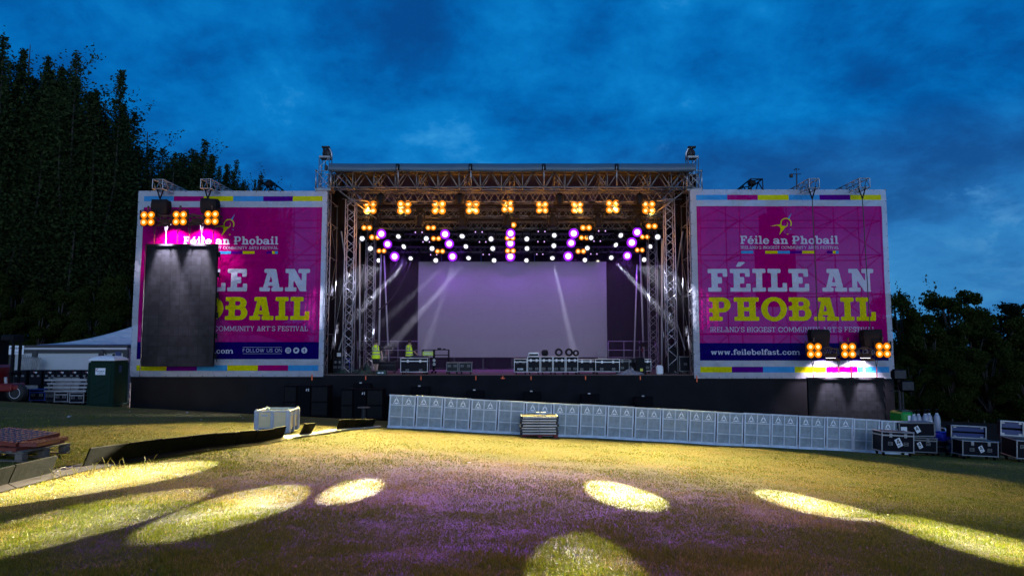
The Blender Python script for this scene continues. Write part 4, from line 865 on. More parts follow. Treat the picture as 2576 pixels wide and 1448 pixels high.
# small status lights of the dimmer packs on the trusses
k = 0
for r, pts in enumerate(([(1048, 562), (1289, 562), (1535, 562)], [])): pass
for (a, b), Y in zip([(1049, 871 / 1.4907), (1068, 907 / 1.4907), (1087, 955 / 1.4907), (1200, 870 / 1.4907), (1210, 907 / 1.4907), (1219, 954 / 1.4907), (1358, 868 / 1.4907), (1357, 906 / 1.4907), (1354, 953 / 1.4907), (1510, 866 / 1.4907), (1498, 904 / 1.4907), (1490, 952 / 1.4907)], (38.2, 40.4, 42.6) * 4):
    p = W(a, b, Y); t = thing('dimmer_pack', 'black dimmer pack with two tiny violet lights on fixture truss', 'dimmer pack', p, group='dimmer packs on the fixture trusses')
    mb = MB(); mb.cbox((.1, .08, .06), (.62, .14, .16), .02); mb.build('case', M['black'], t); mb = MB(); mb.box((-.09, -.005, -.0), (.05, .02, .075)); mb.box((.29, -.005, 0), (.05, .02, .075)); mb.build('status_light', M['em_led'], t)

# ------------------------------------------------------------------ hanging light bars and LED screens on the wings
def rig(side):
    L = side < 0; Y = 33.75; grp = 'hung light bars in front of the banners'; sl = 'dark hanging screen' if L else 'web address banner'
    if L: xa, xb, yb_, lamps, floods, bags, hooks, chains = 362, 556, 551, [(372, 550), (453, 549), (533, 548)], [(418, 559), (498, 557)], [(405, 522), (528, 519)], [(404, 466), (524, 465)], [387, 416, 445, 475, 506, 535]
    else: xa, xb, yb_, lamps, floods, bags, hooks, chains = 2030, 2228, 884, [(2048, 881), (2134, 881), (2221, 880)], [(2090, 895), (2177, 895)], [(2059, 850), (2190, 850)], [(2042, 464), (2168, 463)], [2045, 2077, 2110, 2141, 2173, 2205]
    a, b = W(xa, yb_, Y), W(xb, yb_, Y); zb = (a.z + b.z) / 2; a.z = b.z = zb; y0 = a.y
    t = thing('light_bar', 'black truss light bar above the %s' % ('tall dark screen' if L else 'half hidden lowered screen'), 'light bar', (a + b) / 2, group=grp)
    mb = MB(); truss(mb, a, b, .30, .30, r=.026, rb=.014, bay=.32, zig=False); mb.build('truss', M['steel'], t, True, True)
    mb = MB(); mb.path([Vector((x, y0 - .17, zb + .16 + .06 * math.sin(x * 7))) for x in np.linspace(a.x, b.x, 30)], .03, 5); mb.build('cable', M['rubber'], t, True)
    for i, (px, py) in enumerate(lamps):
        p = W(px, py, Y - .25); o = dup(bp, p); o['label'] = 'amber four lamp blinder over %s, %s from stage side' % ('tall dark screen' if L else 'lowered screen', ORD[2 - i if L else i]); o['group'] = 'blinders on the hung light bars'
        q = bpy.data.lights.new('bar_glow', 'POINT'); q.energy = 30; q.color = (1, .42, .06); q.shadow_soft_size = .2; ob = bpy.data.objects.new('bar_glow', q); COL.objects.link(ob); ob.location = p + Vector((0, -.3, 0))
    for i, (px, py) in enumerate(floods):
        p = W(px, py, Y - .12); f = thing('flood_light', 'white flood light hung under light bar over %s, %s' % ('tall dark screen' if L else 'lowered screen', 'outer' if (i == 0) == L else 'inner'), 'flood light', p, group='flood lights under the light bars')
        mb = MB(); mb.cbox((0, 0, .02), (.50, .26, .22), .03); mb.build('housing', M['black'], f); MB().box((0, .02, -.095), (.40, .18, .012)).build('lens', M['em_flood'], f)
        mb = MB(); mb.add([(-.3, -.14, -.10), (.3, -.14, -.10), (.36, -.24, -.24), (-.36, -.24, -.24)], [(0, 1, 2, 3)]); mb.build('barn_door', M['black'], f)
        mb = MB(); mb.bb(-.29, -.27, -.03, .03, -.02, .28); mb.bb(.27, .29, -.03, .03, -.02, .28); mb.build('bracket', M['steel'], f)
        spot('flood_beam', p + Vector((0, .05, -.13)), p + Vector((0, 1.5, -2.0)), 1300 if L else 1500, 104, (.94, .78, 1), .55, .12)
        spot('flood_spill', p + Vector((0, -.05, -.13)), p + Vector((0, .33, -3)), 26000 if L else 9000, 44, (.94, .80, 1), .6, .12)
    for i, (px, py) in enumerate(bags):
        p = W(px, py, Y + .1); w2 = (.44 if L else .50); hh = .36 if L else .42; bg = thing('hoist_bag', 'black draped hoist bag above the light bar over %s, %s' % ('tall dark screen' if L else 'lowered screen', 'outer' if (i == 0) == L else 'inner'), 'bag', p, group='bagged hoists on the light bars')
        mb = MB(); r_ = random.Random(i + 7 * L)
        def ring(sx, sy, z): return [Vector((sx * cx * (1 + r_.uniform(-.05, .05)), sy * cy_ * (1 + r_.uniform(-.05, .05)), z + r_.uniform(-.02, .02))) for cx, cy_ in ((-1, -1), (-.3, -1.08), (.35, -1.05), (1, -1), (1.05, 0), (1, 1), (0, 1.06), (-1, 1), (-1.05, 0))]
        mb.loft([ring(w2 * .78, .22, -hh), ring(w2 * .86, .24, -hh * .4), ring(w2 * .92, .26, hh * .3), ring(w2 * .88, .25, hh * .8), ring(w2 * .86, .22, hh)]); mb.build('cover', M['blackcloth'], bg); MB().tube((0, 0, -hh - .18), (0, 0, -hh), .03, 6).build('hook', M['steel'], bg)
        top = W(*hooks[i], 33.75)
        h = thing('hoist_line', 'black strap and chain from cantilever truss to hoist bag over %s, %s' % ('tall dark screen' if L else 'lowered screen', 'outer' if (i == 0) == L else 'inner'), 'chain', (p.x, p.y, p.z + hh), group='hoist lines on the wings'); mb = MB(); tz = W(hooks[i][0], 500, 33.75).z
        mb.tube((top.x - .2, top.y, top.z - .1), (top.x, top.y, tz), .035, 5); mb.tube((top.x + .2, top.y, top.z - .1), (top.x, top.y, tz), .035, 5); mb.build('strap', M['black'], h, True); MB().path([Vector((top.x, top.y, tz)), (Vector((top.x, top.y, tz)) + Vector((p.x, p.y, p.z + hh))) / 2, Vector((p.x, p.y, p.z + hh))], .024, 5).build('chain', M['steel'], h, True)
        c = thing('cantilever_truss', 'pale cantilever truss reaching over banner top above %s, %s' % ('tall dark screen' if L else 'lowered screen', 'outer' if (i == 0) == L else 'inner'), 'truss', top, group='cantilever trusses on the wings')
        mb = MB(); truss(mb, (top.x, 33.45, top.z), (top.x, 38.5, top.z), .50, .46, r=.03, rb=.018, bay=.62, zig=False); mb.build('truss', M['alu'], c, True, True)
    if L: x0, x1, z0, z1 = -18.26, -14.72, 2.42, 8.49; lab = 'tall dark hanging LED screen covering left half of banner'
    else:
        p, q = W(2032, 949, 33.8), W(2221, 949, 33.8); x0, x1, z1 = p.x, q.x, p.z; z0 = gz(x0, 33.8) - .45 + .5; lab = 'lowered LED screen standing behind the crowd barrier'
    s = thing('led_screen', lab, 'LED screen', ((x0 + x1) / 2, 33.85, z0), group='side LED screens')
    MB().bb(x0, x1, 33.78, 33.86, z0, z1 - .10).build('screen_face', M['led_side'], s, True); mb = MB(); mb.bb(x0 + .01, x1 - .01, 33.865, 33.98, z0 + .01, z1 - .02); mb.build('cabinet', M['black'], s, True)
    mb = MB(); mb.bb(x0 - .02, x1 + .02, 33.74, 33.90, z1 - .095, z1); mb.build('header_rail', M['black'], s, True)
    for k in (.33, .67): MB().box((x0 + (x1 - x0) * k, 33.735, z1 - .05), (.06, .03, .06)).build('bolt', M['black'], s, True)
    for k in range(6):
        z = z0 + (z1 - z0) * (k + .5) / 6; mb = MB(); mb.cbox((x1 + .05, 33.92, z), (.12, .1, .26), .03); mb.tube((x1 + .1, 33.9, z), (x1 + .14, 33.9, z - .3), .02, 5); mb.build('data_box', M['black'], s, True)
    for px in chains:
        p = W(px, 640 if L else 940, 33.85); mb = MB(); zt = zb - .16; n = 9
        mb.tube((p.x - .10, 33.8, zt), (p.x, 33.83, zt - .55 * (zt - z1)), .016, 5); mb.tube((p.x + .10, 33.8, zt), (p.x, 33.83, zt - .55 * (zt - z1)), .016, 5); mb.build('sling', M['steel'], s, True)
        mb = MB(); zc = zt - .55 * (zt - z1)
        for q in range(n): zq = zc + (z1 - zc) * (q + .5) / n; mb.box((p.x + .012 * (q % 2), 33.83, zq), (.05 if q % 2 else .02, .02 if q % 2 else .05, (zc - z1) / n * 1.25))
        mb.build('chain', mat_red, s, True)
mat_red = mat('red_chain', (.42, .05, .05), .4, .4)
rig(-1); rig(1)
# tall thin cable that hangs along the dark screen to the ground, and the black hoist frames that show over the banners
p = W(366, 618, 33.7); q = W(352, 948, 33.7); tag(MB().tube(p, q, .022, 6).build('power_cable', M['rubber']), 'black power cable hanging down beside the tall dark screen', 'cable')
for px, py, lab in ((1888, 464, 'black hoist gantry showing over the banner near roof tower'), (680, 467, 'black hoist gantry showing over the banner against poplars')):
    p = W(px, py, 36.2); t = thing('hoist_gantry', lab, 'gantry', p, group='black hoist gantries behind the banners'); mb = MB(); sg = 1 if px > 1288 else -1
    truss(mb, (p.x + .35 * sg, 36.2, p.z), (p.x + .35 * sg, 39.5, p.z - .1), .62, .62, r=.04, rb=.03, bay=.7); mb.build('frame', M['black'], t, True); mb = MB(); mb.cbox((p.x + .1 * sg, 36.3, p.z + .1), (.4, .3, .3), .08); mb.build('motor', M['black'], t, True)
# covered loudspeaker column behind the readable banner
p = W(1965, 560, 36.4); t = thing('covered_loudspeaker', 'dark covered loudspeaker column showing through the banner', 'loudspeaker', (p.x, 36.4, ZS), group=None); mb = MB()
for px, w_, y0, y1 in ((1961, 50, 700, 612), (1958, 92, 690, 575), (1955, 118, 740, 640)): pass
xl = W(1905, 600, 36.4).x; xr = W(1990, 600, 36.4).x; mb.bb(xl + .25, xr - .55, 36.0, 36.8, W(1950, 595, 36.4).z, W(1950, 540, 36.4).z); mb.bb(xl, xr, 35.9, 36.9, W(1950, 770, 36.4).z, W(1950, 592, 36.4).z); mb.build('cover', M['blackcloth'], t, True)
mb = MB(); mb.loft([[Vector((c + s_ * math.cos(k), 36.4 + .2 * math.sin(k), z)) for k in np.linspace(0, 6.283, 9)[:-1]] for c, s_, z in ((xl + 1.2, .55, W(1950, 560, 36.4).z), (xl + .95, .42, W(1950, 520, 36.4).z), (xl + .75, .35, 11.3))]); mb.build('lifting_cloth', M['blackcloth'], t, True)
# wind gauge on its mast
p = W(2004, 480, 36.6); q = W(2004, 437, 36.6); t = thing('wind_gauge', 'small wind gauge mast standing above the banner top', 'weather station', p)
MB().tube(p - Vector((0, 0, .7)), q, .035, 6).build('mast', M['steel'], t, True); mb = MB(); mb.tube(q + Vector((-.3, 0, -.02)), q + Vector((.25, 0, -.02)), .02, 5); mb.tube(q, q + Vector((0, 0, .25)), .015, 5)
for a in (0, 2.1, 4.2): e = q + Vector((.12 * math.cos(a), .12 * math.sin(a), .24)); mb.tube(q + Vector((0, 0, .24)), e, .01, 4); mb.lathe([(.005, -.03), (.045, 0), (.05, .03)], e, 8)
mb.build('cup_rotor', M['steel'], t, True); mb = MB(); mb.lathe([(.06, -.16), (.10, -.14), (.10, .02), (.06, .04)], q + Vector((-.3, 0, -.05)), 10); mb.build('sensor_shield', M['steel'], t, True)

# ------------------------------------------------------------------ flight cases
def case(label, loc, w, d, h, rz=0, lid=.22, edge='alu', board='ply', wheels=True, latches=2, handles=2, hrow=.3, text=None, grp='flight cases', name='flight_case', open_lid=False, rot=None, topdark=False):
    t = thing(name, label, 'flight case', loc, rz, grp, rot); z0 = .13 if wheels else 0; hb = h - z0
    ho = hb if not open_lid else hb
    MB().box((0, 0, z0 + hb / 2), (w - .02, d - .02, hb - .02)).build('body', M[board], t)
    mb = MB(); e = .036
    for x in (-1, 1):
        for y in (-1, 1): mb.cbox((x * (w / 2 - e / 2 + .004), y * (d / 2 - e / 2 + .004), z0 + hb / 2), (e, e, hb), .008)
    for z in (z0 + e / 2, z0 + hb - e / 2):
        for y in (-1, 1): mb.cbox((0, y * (d / 2 - e / 2 + .006), z), (w, e, e), .008)
        for x in (-1, 1): mb.cbox((x * (w / 2 - e / 2 + .006), 0, z), (e, d, e), .008)
    if lid and not open_lid:
        zl = z0 + hb - lid
        for y in (-1, 1): mb.box((0, y * (d / 2), zl), (w, .016, .045))
        for x in (-1, 1): mb.box((x * (w / 2), 0, zl), (.016, d, .045))
    for x in (-1, 1):
        for y in (-1, 1):
            for z in (z0, z0 + hb): mb.cbox((x * (w / 2 - .012), y * (d / 2 - .012), z + (.015 if z == z0 else -.015)), (.062, .062, .062), .02)
    mb.build('edging', M[edge], t)
    for k in range(latches):
        x = (-.5 + (k + .5) / latches) * w * .92; zl = z0 + hb - (lid or .2)
        mb = MB(); mb.cbox((x, -d / 2 - .012, zl), (.10, .022, .14), .008); mb.box((x, -d / 2 - .028, zl - .01), (.05, .014, .07)); mb.build('latch', M[edge if edge == 'alu' else 'alu_dull'], t)
    for k in range(handles):
        x = (-.5 + (k + .5) / handles) * w * .98; z = z0 + hb * hrow
        mb = MB()
        for a, b, sx, sz in ((0, .05, .15, .016), (0, -.05, .15, .016), (-.07, 0, .016, .10), (.07, 0, .016, .10)): mb.box((x + a, -d / 2 - .008, z + b), (sx, .02, sz))
        mb.box((x, -d / 2 - .016, z), (.10, .022, .022)); mb.build('handle', M['alu_dull'], t)
    if wheels:
        for x in (-1, 1):
            for y in (-1, 1):
                mb = MB(); cx, cy_ = x * (w / 2 - .10), y * (d / 2 - .10); mb.lathe([(.02, -.022), (.052, -.022), (.052, .022), (.02, .022)], (cx + .02, cy_, .052), 12, 'X'); mb.box((cx, cy_, .105), (.07, .06, .05)); mb.build('caster', M['black'], t)
    if text == '4':
        a = R(-28); c, s = math.cos(a), math.sin(a); cx, cz = 0.02, z0 + hb * .48; k = min(.30, hb * .42)
        mb = MB(); q = [(-.34, -.5), (.34, -.5), (.34, .5), (-.34, .5)]
        mb.add([(cx + x * k * c - y * k * s * -1, -d / 2 - .011, cz - x * k * s + y * k * c) for x, y in q], [(0, 1, 2, 3)]); mb.build('sticker', M['sticker'], t)
        mb = MB(); g = lambda x, y: (cx + (x - .5) * .5 * k * c + (y * .56 - .14) * k * s, -d / 2 - .014, cz - (x - .5) * .5 * k * s + (y * .56 - .14) * k * c)
        lettering(mb, '4', g, .20, .15, 0, step=.06)
        for i, wd in enumerate((.42, .30)): mb.add([(cx + x * k * c + y * k * s, -d / 2 - .014, cz - x * k * s + y * k * c) for x, y in ((-.25, -.27 - i * .09), (-.25 + wd, -.27 - i * .09), (-.25 + wd, -.22 - i * .09), (-.25, -.22 - i * .09))], [(0, 1, 2, 3)])
        mb.build('sticker_print', M['ink'], t)
    elif text:
        mb = MB(); lettering(mb, text, lambda x, y: ((x - .5) * w * .46, -d / 2 - .012, z0 + hb * .17 + y * .085), .24, .20, 0, .10, .06); mb.build('lettering', M['sticker'], t)
    if open_lid:
        hl = hb * .85; zt = z0 + hb; yb_ = d / 2 + .03; mb = MB()
        mb.bb(-w / 2, w / 2, yb_ + .25, yb_ + .27, zt + .02, zt + hl); mb.bb(-w / 2, w / 2, yb_, yb_ + .25, zt + hl - .02, zt + hl); mb.bb(-w / 2, w / 2, yb_, yb_ + .25, zt + .02, zt + .04); mb.bb(-w / 2, -w / 2 + .02, yb_, yb_ + .25, zt + .04, zt + hl - .02); mb.bb(w / 2 - .02, w / 2, yb_, yb_ + .25, zt + .04, zt + hl - .02)
        ld = mb.build('lid', M[board], t); mb = MB()
        for z in (zt + .03, zt + hl - .012): mb.cbox((0, yb_ - .005, z), (w, .03, .045), .008)
        for x in (-1, 1): mb.cbox((x * (w / 2 - .012), yb_ - .005, zt + hl / 2), (.045, .03, hl), .008)
        mb.build('lid_edging', M[edge], ld); mb = MB(); mb.bb(-w / 2 + .03, w / 2 - .03, yb_ + .05, yb_ + .24, zt + hl * .55, zt + hl * .92); mb.bb(-w / 2 + .03, w / 2 - .03, yb_ + .05, yb_ + .24, zt + hl * .06, zt + hl * .40); mb.build('foam', M['darkblue'], ld); mb = MB()
        for x in (-1, 1):
            for z in (.14, .86): mb.box((x * w * .38, yb_ + .03, zt + hl * z), (.10, .03, .05))
        mb.build('catch', M['alu'], ld)
    return t
def onstage(px0, px1, Y): a, b = W(px0, 930, Y), W(px1, 930, Y); return Vector(((a.x + b.x) / 2, Y, ZS)), b.x - a.x
SC = 'flight cases on the stage'
p, w = onstage(1293, 1325.5, 35.45); case('short flight case lettered in white, standing at end of the row of cases', p, w, .6, .82, lid=.16, latches=0, hrow=.72, text='ROBE', grp=SC)
tops = {}
for i, (a, b) in enumerate(((1326.6, 1357.8), (1359.4, 1389.6), (1390.8, 1421), (1422.6, 1452.8))):
    p, w = onstage(a, b, 35.5); tops[i] = p + Vector((0, 0, .93)); case('upright flight case on stage with %s on top' % ('small silver case', 'standing coil of cable', 'single round coil of cable', 'two round coils of cable')[i], p, w, .62, .93, hrow=.22, lid=.2, grp=SC)
p, w = onstage(1450, 1497, 36.1); case('long flight case on stage wedged beside the upright cases', p, w, .6, .78, lid=.12, hrow=.2, grp=SC)
p, w = onstage(1496, 1557, 35.9); case('widest low flight case in the row, with two big latches', p, w, .62, .80, lid=.16, hrow=.22, grp=SC)
p, w = onstage(1553, 1574, 36.4); case('narrow dark flight case behind the crumpled plastic sheet', p, w + .3, .6, .78, lid=.12, handles=1, latches=1, edge='alu_dull', grp=SC)
p, w = onstage(1576, 1604, 36.6); case('black edged case standing behind the tapered black bag', p, w, .6, .80, lid=.14, edge='steel', grp=SC)
p, w = onstage(1618, 1636, 36.8); case('small case with silver edges beside the tapered black bag', p, w, .5, .78, lid=.14, handles=1, latches=1, edge='alu', grp=SC)
p, w = onstage(1010, 1078, 35.55); bigc = case('big trunk case in front of man in hi vis vest', p, w, .75, .86, lid=.17, hrow=.14, grp=SC); bigp, bigw = p, w
p, w = onstage(950, 998, 37.4); case('black trunk with thin pale edges behind green crate', p, w, .7, .62, lid=.18, latches=0, handles=0, edge='steel', grp=SC)
for i, (a, b) in enumerate(((1124.4, 1153.2), (1155.5, 1188))):
    p, w = onstage(a, b, 36.0); case('dark carpeted speaker case with pale corner edges, %s' % ('beside the shelf trolley', 'outermost of the pair')[i], p, w, .6, .62, lid=0, latches=0, hrow=.62, board='rubber', edge='alu_dull', grp=SC)
p, w = onstage(1706, 1736, 36.3); case('tall thin edged case beside black covered stack at stage edge', p, w, .6, .92, lid=0, latches=0, handles=1, hrow=.5, edge='alu_dull', grp=SC)
p, w = onstage(841, 864, 37.2); case('dark case behind the tarpaulin carrying a labelled box', p, w, .6, .80, lid=.2, edge='steel', grp=SC)
mb = MB(); mb.cbox((0, 0, .24), (.46, .4, .48), .02); t = thing('labelled_box', 'black box with small white label resting on dark case', 'box', p + Vector((0, 0, .802))); mb.build('box', M['black'], t); MB().box((.04, -.205, .2), (.22, .01, .20)).build('paper_label', M['sticker'], t)
p, w = onstage(863, 878, 37.6); case('dark case with blue glints behind front lattice tower', p, w + .2, .6, .8, lid=.2, edge='bluealu', grp=SC)
# things lying on the cases
p = tops[0]; case('small silver case resting on top of an upright flight case', p + Vector((0, 0, .004)), .52, .4, .20, lid=.05, wheels=False, latches=0, handles=0, edge='alu', grp=SC)
def coil(loc, r, lab, upright=True, n=11, name='cable_coil'):
    mb = MB()
    for k in range(n):
        rr = r * random.uniform(.62, 1.0); off = (k - n / 2) * .022; pts = []
        for a in np.linspace(0, 2 * math.pi, 20):
            pts.append((rr * math.cos(a), off + .01 * math.sin(a * 3), r + rr * math.sin(a)) if upright else (rr * math.cos(a), rr * math.sin(a), .02 + k * .025))
        mb.path(pts, .022, 5)
    o = mb.build(name, M['rubber'], None, smooth=True); o.location = loc; return tag(o, lab, 'cable', 'coils of black cable on the cases')
o = coil(tops[1] + Vector((-.08, .1, 0)), .15, 'narrow coil of black cable standing edge on atop upright case'); o.rotation_euler = (0, 0, R(60)); o.location.z += .03
for dx, k, r, lab in ((0, 2, .19, 'single round coil of black cable on upright case'), (-.12, 3, .19, 'larger of the two coils sharing one upright case'), (.24, 3, .15, 'smaller of the two coils sharing one upright case')):
    o = coil(tops[k] + Vector((dx, .05, 0)), r, lab); o.location.z += .02
mb = MB()
for k in range(7): mb.path([bigp + Vector((-.55 + .02 * k + 1.15 * t, -.1 + .05 * math.sin(6 * t + k), .885 + .03 * (k % 3) + .02 * math.sin(9 * t + k * 2))) for t in np.linspace(0, 1, 14)], .022, 5)
tag(mb.build('cable_bundle', M['cable'], None, smooth=True), 'loose black cables lying along big trunk case', 'cable')
# shelf trolleys
for i, (a, b) in enumerate(((1063, 1091), (1092, 1128.5))):
    p, w = onstage(a, b, 36.9); t = thing('shelf_trolley', ('black shelf trolley carrying lime sign', 'black empty shelf trolley beside speaker case')[i], 'trolley', p, group='shelf trolleys on stage'); mb = MB(); h = 1.26
    for x in (-1, 1):
        for y in (-.25, .25): mb.bb(x * w / 2 - .02, x * w / 2 + .02, y - .02, y + .02, .12, h)
    for z in (.24, .8, h - .28, h): mb.bb(-w / 2, w / 2, -.27, -.23, z - .02, z + .02); mb.bb(-w / 2, w / 2, .23, .27, z - .02, z + .02)
    mb.build('frame', M['black'], t)
    for z in (.26, .82): MB().bb(-w / 2, w / 2, -.22, .22, z - .015, z + .01).build('shelf', M['steel'], t)
    for x in (-1, 1):
        for y in (-.2, .2): MB().lathe([(.02, -.025), (.06, -.025), (.06, .025), (.02, .025)], (x * (w / 2 - .08), y, .062), 12, 'X').build('caster', M['black'], t)
    if i == 0:
        MB().bb(-w / 2 + .03, w / 2 - .01, -.29, -.272, h - .30, h - .10).build('sign', M['yellowsign'], t); MB().bb(-w / 2 + .12, w / 2 - .1, -.296, -.291, h - .215, h - .185).build('sign_print', M['sticker'], t)
        for k in range(2):
            b = MB(); b.disc((w / 2 + .05, -.3, .70 - .2 * k), .075, 16, 'Y', r_in=.035); b.build('speaker_ring', M['alu'], t)
    else: mb = MB(); mb.cbox((-.12, 0, h + .05), (.2, .2, .1), .02); mb.cbox((.15, 0, h + .03), (.16, .2, .07), .02); mb.build('clamp_box', M['black'], t)
# crate, canister, black bag, plastic, tarpaulin, covered stack, cables on deck
p, w = onstage(948, 973, 35.3); t = thing('green_crate', 'small green plastic crate with papers at stage front', 'crate', p); mb = MB(); mb.cbox((0, 0, .10), (w, .36, .20), .03); mb.bb(-w / 2 - .015, w / 2 + .015, -.20, .20, .19, .22); mb.build('crate', M['tarp'], t); mb = MB(); mb.box((-.1, -.185, .10), (.14, .01, .06)); mb.box((.07, -.185, .10), (.10, .01, .07)); mb.build('paper_label', M['sticker'], t)
p, w = onstage(1650.5, 1667.5, 35.6); t = thing('white_canister', 'white plastic canister standing near far lattice tower', 'canister', p); MB().cbox((0, 0, .22), (w, .28, .44), .05).build('body', M['white'], t); mb = MB(); mb.lathe([(.03, 0), (.03, .05)], (-.08, 0, .44), 10); mb.bb(-.02, .12, -.02, .02, .44, .475); mb.build('neck', M['white'], t)
p, w = onstage(1597, 1624, 35.7); t = thing('tapered_black_bag', 'tapered black cloth bag with small yellow square patch', 'bag', p); mb = MB()
mb.loft([[Vector((sx * w / 2 * f, sy * .25 * f, z)) for sx, sy in ((-1, -1), (0, -1.08), (1, -1), (1.05, 0), (1, 1), (0, 1.05), (-1, 1), (-1.05, 0))] for f, z in ((1, 0), (1, .12), (.86, .45), (.66, .8), (.60, .86))]); mb.build('bag', M['blackcloth'], t); MB().box((.02, -.265, .24), (.14, .012, .14)).build('patch', M['yellow'], t)
mb = MB(); mb.loft([[Vector((.62 * f * math.cos(a) * (1 + .22 * math.sin(a * 5 + z * 19) + random.uniform(-.14, .14)), .20 * f * math.sin(a) * random.uniform(.8, 1.2), max(0, z * random.uniform(.75, 1.15) + .04 * math.sin(a * 7)))) for a in np.linspace(0, 2 * math.pi, 22)[:-1]] for f, z in ((1, .0), (.8, .08), (.48, .17), (.22, .26), (.08, .30))]); p, w = onstage(1564, 1607, 35.15); o = mb.build('plastic_sheet', M['polythene']); o.location = p; tag(o, 'crumpled translucent plastic sheet heaped at the stage edge', 'plastic sheet')
p, w = onstage(834, 950, 36.5); r_ = random.Random(4)
def tarp(u, v):
    x = (u - .5) * w; y = (v - .5) * 1.4; hgt = .10 + .16 * math.exp(-((u - .25) / .16) ** 2) + .42 * math.exp(-((u - .76) / .13) ** 2); ed_ = min(1, 6 * min(u, 1 - u, v, 1 - v))
    return (x, y, max(.004, hgt * ed_ * (.6 + .4 * math.sin(v * 9 + u * 20)) + .045 * math.sin(u * 57 + v * 7) * ed_ + .03 * math.sin(v * 31 + u * 11) * ed_))
mb = MB(); mb.grid(tarp, 70, 24); o = mb.build('tarpaulin_heap', M['tarp'], None, smooth=True); o.location = p; tag(o, 'crumpled dark green tarpaulin heaped round the lattice towers', 'tarpaulin')
p, w = onstage(1673, 1704, 36.6); t = thing('covered_stack', 'tall stack under a black cloth beside far lattice tower', 'covered equipment', p); mb = MB()
mb.loft([[Vector((w / 2 * sx * f + dx, .35 * sy * f, z)) for sx, sy in ((-1, -1), (-.3, -1.06), (.4, -.98), (1, -1), (1.04, 0), (1, 1), (0, 1), (-1, 1), (-1.05, 0))] for f, z, dx in ((1.05, 0, 0), (1, .4, 0), (.92, .8, .05), (.85, 1.2, .14), (.62, 1.42, .2))]); mb.build('cover', M['blackcloth'], t)
mb = MB(); a = W(1690, 935, 35.5); pts = [(a.x + .9 * (i / 40 - .5) + .05 * math.sin(i * 1.1), 35.45 + .12 * math.sin(i * .7), ZS + .03 + .02 * (i % 3)) for i in range(41)]; mb.path(pts, .022, 5); tag(mb.build('floor_cable', M['rubber']), 'black cable coiled on deck by the white canister', 'cable')
p0 = W(835, 936, 35.6); mb = MB(); mb.path([Vector((p0.x + .4 * t, 35.6, ZS + .03)) for t in range(4)] + [Vector((p0.x + 1.35, 35.7, ZS + .12)), Vector((p0.x + 1.55, 35.8, ZS + .5))], .045, 6); tag(mb.build('thick_cable', M['rubber'], None, smooth=True), 'thick black cable curling round foot of front lattice tower', 'cable')
for px, y, lab in ((978, 42.2, 'black chain motor hanging at the pole behind men in vests'), (1612, 41.9, 'black chain motor hanging at the pole beside far rear tower')):
    q = W(px if px < 1000 else 1620, 873 if px < 1000 else 866, y); t = thing('chain_motor', lab, 'hoist', q, group='chain motors at stage sides'); mb = MB(); mb.cbox((0, 0, 0), (.62, .26, .26), .06); mb.build('housing', M['black'], t); mb = MB(); mb.cbox((-.1, -.02, -.34), (.10, .08, .22), .02); mb.tube((-.1, 0, -.13), (-.1, 0, -.3), .015, 5); mb.build('hook_block', M['redpaint'], t); MB().tube((0, 0, .12), (0, 0, 2.5), .014, 5).build('chain', M['steel'], t)
p, w = onstage(1504, 1524, 42.3); t = thing('stage_monitor', 'small open black frame standing behind wide low case', 'frame', W(1516, 928, 42)); t.location.z = ZS; mb = MB(); mb.bb(-.25, -.2, -.05, .05, 0, 1.2); mb.bb(.2, .25, -.05, .05, 0, 1.2); mb.bb(-.2, .2, -.05, .05, 1.15, 1.2); mb.bb(-.2, .2, -.05, .05, .7, .75); mb.build('frame', M['alu_dull'], t)

